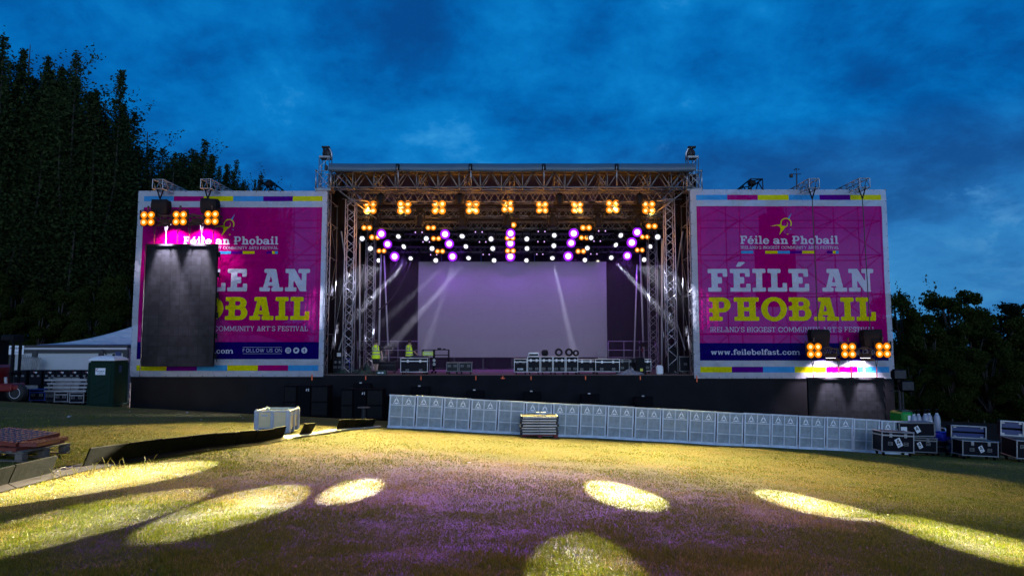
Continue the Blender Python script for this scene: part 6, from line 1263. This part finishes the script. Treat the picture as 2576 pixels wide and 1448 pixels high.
for i, (px, py) in enumerate(((911, 963), (1058, 971), (1196, 981), (1339, 984), (1484, 990), (1619, 996))):
    a = W(px, py, 34.0); zg = gz(a.x, 34.0); h = a.z - zg; t = thing('front_fill_speaker', 'black front fill speaker on sub before stage skirt, %s along' % ORD[i], 'loudspeaker', (a.x, 34.1, zg), group='front fill speakers before the stage skirt')
    mb = MB(); mb.cbox((0, 0, (h - .55) / 2), (1.0, .6, h - .55), .02); mb.cbox((-.95, 0, (h - .62) / 2), (.7, .6, h - .70), .02); mb.cbox((.95, 0, (h - .62) / 2), (.7, .6, h - .70), .02); mb.build('sub_cabinet', M['speakerblack'], t); mb = MB(); mb.cbox((0, 0, h - .27), (.90, .42, .52), .03, M=Matrix.Rotation(R(-6), 3, 'X')); mb.build('speaker', M['speakerblack'], t); mb = MB(); mb.cbox((-.05, -.2, h + .02), (.12, .06, .05), .01); mb.build('bracket', M['rail'], t)

# ------------------------------------------------------------------ yard beside the stage: cabins, marquee, toilet, carts, forklift
yc = 37.0
def zg(x, y): return gz(x, y)
x0, x1 = W(26, 900, yc).x, W(318, 900, yc).x; zt = W(170, 868, yc).z; z0 = gz((x0 + x1) / 2, yc) - .1
t = thing('site_cabin', 'pale panelled site cabin with dark frame behind the toilet', 'cabin', ((x0 + x1) / 2, yc, z0)); MB().bb(x0, x1, yc + .05, yc + 2.4, z0, zt - .12).build('wall', M['panelwall'], t, True); mb = MB(); mb.bb(x0 - .05, x1 + .05, yc - .02, yc + 2.45, zt - .12, zt); mb.bb(x0, x1, yc - .015, yc + .05, zt - .42, zt - .24); mb.build('roof', M['cabinframe'], t, True); MB().bb(x0, x1, yc - .03, yc + .04, zt - .21, zt - .14).build('gutter', M['rail'], t, True)
for px in (30, 87, 254, 316): x = W(px, 900, yc).x; MB().bb(x - .13, x + .13, yc - .04, yc + .05, z0, zt - .24).build('frame_post', M['cabinframe'], t, True)
x = W(297, 900, yc).x; MB().bb(x - .14, x + .14, yc - .03, yc + .04, W(297, 903, yc).z, W(297, 884, yc).z).build('vent', M['darkblue'], t, True); mb = MB(); mb.tube(W(257, 878, yc - .1), W(268, 892, yc - .1), .025, 6); mb.build('stay', M['steel'], t, True)
def norspace(parent, cx, y, cz, w, h, arc_=True):
    MB().bb(cx - w / 2, cx + w / 2, y - .012, y, cz - h / 2, cz + h / 2).build('sign_board', M['sticker'], parent, True)
    mb = MB(); z = cz + (h * .02 if arc_ else h * .22); lettering(mb, 'norspace', lambda a, b: (cx + (a - .5) * w * .82, y - .016, z + (b - .34) * h * .26), .19, .16, 0, .08, .07); mb.build('sign_lettering', M['inkblue'], parent, True)
    mb = MB(); mb.bb(cx - w * .3, cx + w * .3, y - .016, y - .013, cz - h * .26, cz - h * .22); mb.bb(cx - w * .36, cx + w * .36, y - .016, y - .013, cz - h * .40, cz - h * .375); mb.build('sign_small_print', M['inkblue'], parent, True)
    if arc_:
        mb = MB(); c = (cx - w * .5, cz + h * .5); 
        for k in range(8):
            a0, a1 = R(-78 * k / 8 - 4), R(-78 * (k + 1) / 8 - 4); mb.add([(c[0] + r * math.cos(a), y - .016, c[1] + r * math.sin(a)) for a, r in ((a0, w * .24), (a1, w * .24), (a1, w * .17), (a0, w * .17))], [(0, 1, 2, 3)])
        mb.build('sign_arc', M['inkred'], parent, True)
p = W(43, 880, yc); norspace(t, p.x, yc - .05, p.z, .82, .48, False)
# marquee
yt = 42; pk = W(420, 800, yt); ev = W(150, 866, yt); t = thing('marquee', 'white marquee roof sweeping up behind the banner', 'marquee', (pk.x, yt + 3, gz(pk.x, yt))); hw = pk.x - ev.x; n_ = 14; mb = MB()
def mq(u, v):
    x = -hw + 2 * hw * u; y = -5 + 10 * v; r = max(abs(x) / hw, abs(y) / 5.0); k = 1 - r; return (pk.x + x, yt + 3 + y, ev.z + (pk.z + 1.2 - ev.z) * (k ** 1.75) )
mb.grid(mq, 36, 36); mb.build('roof', M['tent'], t, True, True); mb = MB(); mb.grid(lambda u, v: (pk.x - hw + 2 * hw * u, yt - 2.02 , ev.z - .02 - .35 * v), 20, 1); mb.build('valance', M['darkblue'], t, True)
for sx in (-1, 1):
    for sy in (-1, 1): x = pk.x + sx * hw * .98; y = yt + 3 + sy * 4.9; MB().tube((x, y, gz(x, y)), (x, y, ev.z), .05, 8).build('pole', M['alu_dull'], t, True)
# portable toilet
p = on_ground(270, 31.5); t = thing('portable_toilet', 'dark green portable toilet with pale domed roof', 'portable toilet', p, 0); h = 2.22; w = 1.10; mb = MB(); mb.cbox((0, 0, h * .5 - .03), (w, w, h - .22), .05); mb.build('cabin', M['green'], t)
mb = MB(); mb.cbox((0, 0, .06), (w + .16, w + .16, .12), .03)
for x in (-1, 1):
    for y in (-1, 1): mb.cbox((x * (w / 2 + .0), y * (w / 2), .5 * (h - .2)), (.10, .10, h - .24), .04)
mb.build('base_frame', M['green'], t); mb = MB(); rings = [[Vector((sx * w / 2 * f, sy * w / 2 * f, z)) for sx, sy in ((-1, -1), (0, -1.02), (1, -1), (1.02, 0), (1, 1), (0, 1.02), (-1, 1), (-1.02, 0))] for f, z in ((1.06, h - .14), (1.06, h - .10), (.92, h - .02), (.6, h + .06), (.2, h + .09))]; mb.loft(rings); mb.build('roof', M['white'], t); MB().lathe([(.05, h + .02), (.05, h + .16)], (.25, -.1, 0), 10).build('vent_pipe', M['black'], t)
MB().bb(-.44, .44, -w / 2 - .02, -w / 2 - .004, .14, h - .42).build('door', M['green'], t); mb = MB()
for k in range(5): mb.bb(-.40, .40, -w / 2 - .016, -w / 2 - .004, h - .38 + k * .04, h - .36 + k * .04)
mb.build('louvre', M['green'], t); mb = MB()
for k in range(3): mb.tube((-.36, -w / 2 - .024, .40 + .3 * k), (.30, -w / 2 - .024, .72 + .3 * k), .014, 5)
mb.build('rib', M['green'], t); mb = MB(); mb.bb(w / 2 + .002, w / 2 + .012, -.14, .06, 1.55, 1.85); mb.build('side_window', M['darkblue'], t); norspace(t, p.x - .03, p.y - w / 2 - .026, p.z + 1.60, .44, .30)
# black carts on a low trailer
ytl = 34.6; zt = W(130, 969, ytl).z; xa, xb_ = W(-30, 970, ytl).x, W(232, 970, ytl).x; t = thing('flatbed_trailer', 'low steel flatbed carrying the row of black boxes', 'trailer', ((xa + xb_) / 2, ytl, gz(-22, ytl))); mb = MB(); mb.bb(xa, xb_, ytl - .1, ytl + 1.0, zt - .10, zt); mb.bb(xa, xb_, ytl + .8, ytl + .84, gz(-22, ytl) - .4, zt - .1); mb.build('bed_and_dark_sheet', M['speakerblack'], t, True); mb = MB(); mb.bb(xa, W(100, 970, ytl).x, ytl - .14, ytl - .1, zt - .16, zt + .02); mb.build('side_rail', M['alu_dull'], t, True)  # includes a black sheet added at the back to darken the space underneath
for k in range(6): x = xa + (xb_ - xa) * (k + .5) / 6; MB().bb(x - .06, x + .06, ytl, ytl + .1, gz(x, ytl), zt - .1).build('leg', M['steel'], t, True)
bx0 = None
for i, (a, b) in enumerate(((32, 63), (70, 103), (107, 138), (141, 166), (171, 199), (203, 232))):
    pa, pb = W(a, 968, ytl + .1), W(b, 968, ytl + .1); q = Vector(((pa.x + pb.x) / 2, ytl + .45, zt + .002)); lab = '%s black equipment box along the flatbed, counted from forklift' % ORD[i]
    if bx0 is None:
        bx0 = thing('equipment_box', lab, 'equipment box', q, group='black boxes on the flatbed'); hh = .76; mb = MB(); mb.cbox((0, 0, hh / 2), (.62, .65, hh), .02); mb.build('body', M['ply'], bx0); mb = MB(); mb.box((0, -.332, hh * .86), (.17, .008, .035)); mb.box((.03, -.332, hh * .80), (.08, .008, .02)); mb.build('logo_plate', M['sticker'], bx0); b_ = MB(); b_.disc((-.055, -.338, hh * .865), .024, 10, 'Y'); b_.build('logo_dot', M['inkred'], bx0)
        for k in (-1, 1): mb = MB(); mb.cbox((k * .15, -.333, hh * .62), (.13, .02, .09), .01); mb.build('handle', M['alu_dull'], bx0)
    else: dup(bx0, q, 0, lab)
# bundle of fence panels leaning at the cabin, stack of aluminium frames, three cases
x = W(55, 930, 36).x; t = thing('fence_panels', 'stack of steel fence panels leaning against cabin wall', 'fence panels', (x, 36.3, zt)); n = 0
for k in range(12):
    mb = MB(); xx = -.55 + k * .10; mb.tube((xx, 0, 0), (xx + .02, .25, 1.55 - .02 * k), .022, 5); mb.tube((xx + .05, 0, 0), (xx + .07, .25, 1.5 - .02 * k), .014, 5); mb.tube((xx, .2, 1.35), (xx + .07, .2, 1.35), .014, 5); mb.build('panel', M['alu_dull'], t)
ya = 31.6; pa, pb = W(126, 979, ya), W(230, 979, ya); za = zt - .45
fr0 = None
za = gz(W(180, 983, ya).x, ya) + .60
for k in range(4):
    q = Vector(((pa.x + pb.x) / 2 + random.uniform(-.06, .06), ya, za + .165 * k)); lab = '%s aluminium riser upward in the stack beside the green toilet' % ORD[k]
    if fr0 is None:
        fr0 = thing('aluminium_riser', lab, 'stage riser', q, group='aluminium risers stacked by the toilet'); w = pb.x - pa.x; mb = MB()
        for y in (-.3, .3): mb.bb(-w / 2, w / 2, y - .03, y + .03, 0, .07)
        for x in (-w / 2 + .03, w / 2 - .03): mb.bb(x - .03, x + .03, -.27, .27, 0, .07)
        mb.build('frame', M['alu'], fr0); 
        for b_ in ((-w * .32, w * .1, -.26, -.21, .09, .15), (w * .12, w * .3, -.26, -.21, .09, .15), (-w / 2 + .1, -w / 2 + .15, -.2, .2, .07, .165), (w / 2 - .2, w / 2 - .15, -.2, .2, .07, .165)): MB().bb(*b_).build('spacer', M['alu_dull'], fr0)
    else: dup(fr0, q, R(random.uniform(-2, 2)), lab)
LC = 'flight cases below the flatbed'
for a, b, yt_, yb_, lab, e in ((85, 124, 975, 1007, 'blue edged flight case beside the forklift wheel', 'bluealu'), (126, 146, 978, 1007, 'dark blue flight case wedged behind silver edged one', 'steel'), (147, 181, 981, 1009, 'silver edged flight case beside dark blue case', 'alu'), (185, 221, 983, 1010, 'silver edged flight case next to the green toilet', 'alu')):
    p = on_ground((a + b) / 2, 31.6); q = p; case(lab, q, (b - a) / F * p.y, .6, (.60 if e == 'alu' else .64), 0, edge=e, grp=LC, hrow=.5, latches=0, lid=.14)
# upright ladder frame behind the toilet
p = W(318, 1010, 33.6); zgq = gz(p.x, 33.6); t = thing('steel_stair_frame', 'narrow pale steel ladder frame between toilet and skirt', 'ladder', (p.x, 33.6, zgq)); mb = MB()
for k in range(9): mb.box((0, .0, .1 + .13 * k), (.30, .10, .05))
mb.build('step', M['alu_dull'], t); mb = MB(); mb.tube((-.16, 0, 0), (-.16, 0, 1.25), .025, 6); mb.tube((.16, 0, 0), (.16, 0, 1.25), .025, 6); mb.build('side_rail', M['alu_dull'], t)
# forklift
p = on_ground(34, 30.0); q = Vector((p.x - 1.50, p.y + .2, p.z)); t = thing('forklift', 'red truck mounted forklift cut off at the picture border', 'forklift', q); mb = MB(); mb.cbox((.72, .2, .62), (1.35, .9, .34), .05); mb.cbox((.05, .3, 1.05), (1.15, 1.3, 1.1), .12); mb.build('body', M['redpaint'], t); mb = MB(); mb.cbox((1.28, .05, .62), (.66, .42, .22), .05); mb.build('mudguard', M['redpaint'], t)
for x, y in ((1.48, .05), (.55, 1.15), (-.9, .05), (-.9, 1.15)):
    mb = MB(); mb.lathe([(.20, -.17), (.36, -.16), (.38, -.08), (.38, .08), (.36, .16), (.20, .17)], (x, y, .38), 24, 'Y'); wh = mb.build('wheel', M['rubber'], t, smooth=True); mb = MB(); mb.lathe([(.215, -.185), (.235, -.185), (.235, -.165), (.215, -.165), (.19, -.10), (.0, -.10)], (x, y, .38), 24, 'Y', cap=False); mb.lathe([(.05, -.15), (.05, -.10)], (x, y, .38), 10, 'Y')
    for k in range(6): mb.lathe([(.014, -.125), (.014, -.10)], (x + .11 * math.cos(k * 1.047), y, .38 + .11 * math.sin(k * 1.047)), 6, 'Y')
    mb.build('rim', M['rail'], wh)
mb = MB()
for y in (0, .45): mb.cbox((.95, y + .35, 1.72), (.10, .12, 2.35), .02)
mb.cbox((.95, .57, 2.75), (.14, .75, .35), .03); mb.cbox((.95, .57, 1.2), (.1, .7, .15), .02); mb.cbox((.72, .57, 2.78), (.5, .8, .28), .05); mb.build('mast', M['black'], t); mb = MB(); mb.tube((.80, .3, .5), (.84, .15, 1.05), .06, 8); mb.build('exhaust', M['rail'], t); mb = MB(); mb.cbox((.62, -.14, .35), (.10, .12, .68), .02); mb.build('stabiliser_leg', M['black'], t)
mb = MB(); mb.bb(.3, .36, -.1, .9, 1.6, 2.75); mb.bb(-.6, .36, -.1, -.04, 2.7, 2.76); mb.bb(-.6, -.54, -.1, .9, 1.6, 2.75); mb.build('roll_cage', M['black'], t)
# litter
mb = MB()
for px, py in ((470, 1038), (607, 1048), (610, 1052), (505, 1056), (175, 1050), (880, 1072), (913, 1064), (246, 1009), (325, 1036), (480, 1050), (1630, 1268), (1180, 1165)):
    p = G(px, py); s_ = random.uniform(.03, .09)
    mb.add([p + Vector((random.uniform(-s_, s_), random.uniform(-s_, s_), random.uniform(.005, s_ * .7))) for _ in range(6)], [(0, 1, 2), (2, 3, 4), (4, 5, 0), (1, 3, 5)])
tag(mb.build('litter', M['sticker']), kind='stuff')




# ------------------------------------------------------------------ trees
def leaf_mat(name, a, b):
    return blade_mat(name, a, b, 0)
LEAF = [leaf_mat('poplar_leaves', (.014, .026, .011), (.040, .058, .020)), leaf_mat('broad_leaves', (.012, .020, .005), (.042, .054, .012)), leaf_mat('fir_needles', (.005, .010, .006), (.014, .022, .01))]
BARK = mat('bark', (.045, .038, .032), .9, noise=.4, nscale=5)
def leaves_mesh(name, C, S, m):
    """C: n x 3 leaf centres, S: n sizes -> a mesh of folded leaf quads turned every way"""
    n = len(C); a = rng.normal(size=(n, 3)); a /= np.linalg.norm(a, axis=1)[:, None]; b = rng.normal(size=(n, 3)); b -= a * (a * b).sum(1)[:, None]; b /= np.linalg.norm(b, axis=1)[:, None]
    V = np.zeros((n, 4, 3)); V[:, 0] = C - a * S[:, None]; V[:, 1] = C + b * S[:, None] * .55; V[:, 2] = C + a * S[:, None]; V[:, 3] = C - b * S[:, None] * .55
    me = bpy.data.meshes.new(name); me.vertices.add(n * 4); me.vertices.foreach_set('co', V.reshape(-1)); me.loops.add(n * 4); me.loops.foreach_set('vertex_index', np.arange(n * 4, dtype=np.int32)); me.polygons.add(n); me.polygons.foreach_set('loop_start', np.arange(0, n * 4, 4, dtype=np.int32)); me.materials.append(m); me.update(); me.validate(); return me
def poplar_meshes(H, Rw, nl, seed, shoots=44, size=.115):
    r = np.random.default_rng(seed); trunk = MB(); trunk.path([(0, 0, -.3), (.05, .02, H * .2), (0, .06, H * .5), (.05, 0, H * .8), (0, 0, H * .97)], [H * .016, H * .013, H * .009, H * .004, .02], 8); C = []
    tips = []
    for k in range(shoots):
        a = k * 2.39996 + r.uniform(-.3, .3); f = ((k + .5) / shoots); z0 = H * (.04 + .58 * f ** .9); rad = Rw * r.uniform(.25, 1.0) * (1 - .45 * f) ** .8; top = min(H * r.uniform(.86, 1.0), z0 + H * r.uniform(.22, .42)) if k > 3 else H * r.uniform(.93, 1.0)
        b = Vector((math.cos(a) * rad, math.sin(a) * rad, 0)); p0 = Vector((0, 0, z0)); p1 = p0 + b * .55 + Vector((0, 0, (top - z0) * .22)); p2 = Vector((b.x, b.y, z0 + (top - z0) * .6)); p3 = Vector((b.x * 1.04, b.y * 1.04, top))
        trunk.path([p0, p1, p2, p3], [.10, .08, .05, .015], 5); m = int(nl / shoots * (top - z0) / (H * .32)); t = r.random(m) ** .9
        q = np.array([p0, p1, p2, p3]); idx = np.minimum((t * 3).astype(int), 2); fr = t * 3 - idx; c = q[idx] * (1 - fr)[:, None] + q[idx + 1] * fr[:, None]
        spread = (.42 + .75 * np.sin(np.pi * np.clip(t * .92 + .12, 0, 1))) * Rw * .235; spread = spread * (1 - .72 * np.clip((t - .72) / .28, 0, 1))
        c = c + r.normal(size=(m, 3)) * spread[:, None] * np.array([1, 1, .9]); C.append(c)
        # side twigs that break the outline
        for _ in range(5):
            u = r.uniform(.3, .95); c0 = np.array(p1.lerp(p3, u)); d = np.array([math.cos(a + r.uniform(-1.4, 1.4)), math.sin(a + r.uniform(-1.4, 1.4)), r.uniform(.9, 2.2)]); ln = r.uniform(.6, 1.8); tt = r.random(26); C.append(c0 + d[None] * (tt * ln)[:, None] + r.normal(size=(26, 3)) * .14)
    C = np.concatenate(C); C = C[C[:, 2] > .2]; return trunk, leaves_mesh('crown', C, r.uniform(.6, 1.25, len(C)) * size, LEAF[0])
def broad_meshes(H, Rw, nl, seed, clumps=70, size=.13, lm=1):
    r = np.random.default_rng(seed); trunk = MB(); trunk.path([(0, 0, -.3), (.1, 0, H * .3), (0, .1, H * .6), (0, 0, H * .85)], [H * .03, H * .024, H * .014, .03], 8); C = []
    for k in range(clumps):
        a = r.uniform(0, 6.283); f = r.random(); z = H * (.10 + .88 * f); env = Rw * math.sqrt(max(.02, 1 - ((z / H - .42) / .60) ** 2)); rad = env * math.sqrt(r.random()) * 1.0; c = np.array([math.cos(a) * rad, math.sin(a) * rad, z]); cr = r.uniform(.07, .15) * H * (1 - .35 * f); m = int(nl / clumps)
        d = r.normal(size=(m, 3)); d /= np.linalg.norm(d, axis=1)[:, None]; rr = r.random(m) ** .45; C.append(c + d * (rr * cr)[:, None] * np.array([1, 1, .75]))
        if k % 2 == 0: trunk.path([(0, 0, z * .55), tuple(c * np.array([.5, .5, 1]) * 1.0 - np.array([0, 0, cr * .4])), tuple(c)], [.09, .06, .02], 5)
        if r.random() < .5: tt = r.random(22); C.append(c + np.array([r.uniform(-.3, .3), r.uniform(-.3, .3), 1.0]) * (tt * cr * 1.9)[:, None] + r.normal(size=(22, 3)) * .1)
    C = np.concatenate(C); return trunk, leaves_mesh('crown', C, r.uniform(.6, 1.25, len(C)) * size, LEAF[lm])
def pine_meshes(H, nl, seed):
    r = np.random.default_rng(seed); trunk = MB(); trunk.path([(0, 0, -.3), (.05, 0, H * .5), (0, 0, H)], [H * .022, H * .013, .02], 8); C = []
    nb_ = 40
    for k in range(nb_):
        f = k / nb_; z = H * (.25 + .74 * f); ln = H * .26 * (1 - f) ** .75 * r.uniform(.7, 1.15) + .25; a = k * 2.4 + r.uniform(-.4, .4); d = np.array([math.cos(a), math.sin(a), r.uniform(.05, .35)]); trunk.tube((0, 0, z), tuple(np.array([0, 0, z]) + d * ln), .05, 5, .015)
        m = int(nl / nb_); t = r.random(m) ** .7; C.append(np.array([0, 0, z]) + d * (t * ln)[:, None] + r.normal(size=(m, 3)) * np.array([.20, .20, .13]))
    C = np.concatenate(C); return trunk, leaves_mesh('crown', C, r.uniform(.5, 1.0, len(C)) * .15, LEAF[2])
def plant(src, name, lab, x, y, sc, rz, grp, cat='tree'):
    trunk, crown = src
    t = thing(name, lab, cat, (x, y, gz(x, y) - .05), rz, grp); t.scale = sc
    if isinstance(trunk, MB):
        src[0] = trunk.build('trunk', BARK, t, smooth=True); c = bpy.data.objects.new('crown', crown); COL.objects.link(c); c.parent = t
    else:
        a = bpy.data.objects.new('trunk', trunk.data); COL.objects.link(a); a.parent = t; c = bpy.data.objects.new('crown', crown); COL.objects.link(c); c.parent = t
    return t
PA, PB, PC = list(poplar_meshes(24, 3.4, 70000, 3)), list(poplar_meshes(24, 3.0, 64000, 8, 38)), list(poplar_meshes(24, 3.8, 54000, 15, 50))
# px of the top, py of the top, distance, width factor
row = [(-150, 60, 50, 1.1, PA, 'tallest row poplar, standing outside the picture border'), (8, 92, 51, 1.15, PB, 'tall poplar cut by the picture border'), (78, 86, 52, 1.1, PC, 'tallest whole poplar with a double tip'), (196, 145, 53, 1.2, PA, 'poplar with spiky top just beyond the double tipped one'), (268, 236, 55, 1.3, PB, 'poplar on the sloping shoulder of the tree row'), (372, 312, 60, 1.5, PC, 'mid height poplar standing after the gap in the row'), (455, 372, 66, 1.45, PA, 'poplar above the outer cantilever truss'), (530, 372, 70, 1.3, PB, 'poplar above the inner cantilever truss'), (592, 404, 76, 1.05, PC, 'slim poplar at the low end of the row'), (640, 450, 84, .7, PA, 'small poplar tip just over the banner'), (690, 462, 92, .7, PB, 'smallest poplar tip beside the black hoist gantry')]
for i, (px, py, y, k, src, lab) in enumerate(row):
    p = W(px, py, y); h = p.z - gz(p.x, y); s = h / 24; plant(src, 'poplar_tree', lab, p.x, y, (s * k, s * k, s), i * 1.3, 'row of poplars behind the stage')
# lower trees in front of and between the poplars, closing the dark wall of leaves
BA, BB_, BC = list(broad_meshes(10, 4.2, 36000, 2)), list(broad_meshes(10, 4.6, 36000, 6)), list(broad_meshes(10, 4.0, 32000, 9, 50))
under = [(-90, 640, 47, 1.2, BA), (40, 730, 48, 1.1, BB_), (150, 740, 47, 1.1, BC), (250, 720, 49, 1.1, BA), (330, 700, 50, 1.1, BB_), (100, 780, 45.5, 1.2, BC), (-10, 770, 45, 1.2, BA), (230, 790, 46, 1.2, BB_), (420, 560, 56, 1.2, BC), (520, 560, 60, 1.2, BA), (610, 560, 66, 1.1, BB_)]
dsc = ['outside the border', 'nearest the forklift', 'above the cabin sign', 'above the marquee slope', 'beside the banner edge', 'low over the cabin roof', 'low over the forklift mast', 'low over the marquee', 'behind the dark screen', 'behind the inner truss', 'behind the banner top']
for i, (px, py, y, k, src) in enumerate(under):
    p = W(px, py, y); h = p.z - gz(p.x, y); s = h / 10; plant(src, 'broadleaf_tree', 'dark undergrowth tree below the poplars, %s' % dsc[i], p.x, y, (s * k * .8, s * k * .8, s), i * 2.1, 'dark lower trees below the poplars')
# trees beyond the other end of the stage
rt = [(2262, 742, 47, 1.0, BA, 'rounded tree right beside the readable banner edge'), (2308, 790, 46, .9, BC, 'lower bushy tree filling the gap beside the banner'), (2392, 738, 48, 1.05, BB_, 'broad tree with ragged crown in middle of the far group'), (2340, 830, 43, 1.1, BA, 'dark bush below the ragged crown, nearer'), (2440, 815, 44, 1.1, BC, 'dark bush between ragged tree and pine'), (2528, 805, 45, 1.2, BB_, 'dark bush below the pine'), (2620, 790, 46, 1.2, BA, 'bush at the picture border behind cases'), (2480, 880, 41, 1.2, BB_, 'low bush behind open flight cases'), (2290, 900, 41, 1.1, BC, 'low bush behind green lighting tower'), (2390, 905, 40, 1.2, BA, 'low bush behind the gas cylinders'), (2580, 890, 40, 1.2, BC, 'low bush behind the fence corner'), (2200, 800, 52, 1.0, BB_, 'tree hidden mostly by the readable banner'), (2690, 760, 48, 1.2, BC, 'tree just outside the picture border')]
for i, (px, py, y, k, src, lab) in enumerate(rt):
    p = W(px, py, y); h = p.z - gz(p.x, y); s = h / 10; plant(src, 'broadleaf_tree', lab, p.x, y, (s * k * .75, s * k * .75, s), i * 1.7 + .4, 'trees beyond the cylinder end of the stage')
PN = list(pine_meshes(10, 9000, 4))
for px, py, y, k, lab in ((2470, 778, 50, .8, 'small pointed pine peeping over the far trees'), (2541, 760, 49, 1.25, 'pine with spreading top over the far trees')):
    p = W(px, py, y); h = p.z - gz(p.x, y); s = h / 10; plant(PN, 'pine_tree', lab, p.x, y, (s * k, s * k, s), px, 'pines beyond the stage')

# ------------------------------------------------------------------ thin stage smoke, in which the beams show
mb = MB(); mb.bb(-9.2, 9.2, 35.45, 41.5, ZS + .02, 7.9); mb.bb(-9.2, 9.2, 41.52, 43.28, ZS + .02, 9.6); sm = mb.build('stage_smoke', None or bpy.data.materials.new('smoke')); sm['kind'] = 'stuff'
m = sm.data.materials[0]; m.use_nodes = True; nt = m.node_tree; nt.nodes.clear(); v = nt.nodes.new('ShaderNodeVolumePrincipled'); v.inputs['Color'].default_value = (.9, .9, .95, 1); v.inputs['Density'].default_value = .010; v.inputs['Anisotropy'].default_value = .25; o = nt.nodes.new('ShaderNodeOutputMaterial'); nt.links.new(v.outputs[0], o.inputs['Volume'])

def smoke(name, dens, aniso, *boxes):
    mb = MB(); [mb.bb(*b) for b in boxes]; m = bpy.data.materials.new(name); o = mb.build(name, m); o['kind'] = 'stuff'; m.use_nodes = True; nt = m.node_tree; nt.nodes.clear(); v = nt.nodes.new('ShaderNodeVolumePrincipled'); v.inputs['Color'].default_value = (.9, .9, .95, 1); v.inputs['Density'].default_value = dens; v.inputs['Anisotropy'].default_value = aniso; q = nt.nodes.new('ShaderNodeOutputMaterial'); nt.links.new(v.outputs[0], q.inputs['Volume'])
smoke('roof_smoke', .011, .2, (-9.2, 9.2, 35.45, 37.2, 9.85, 11.9))
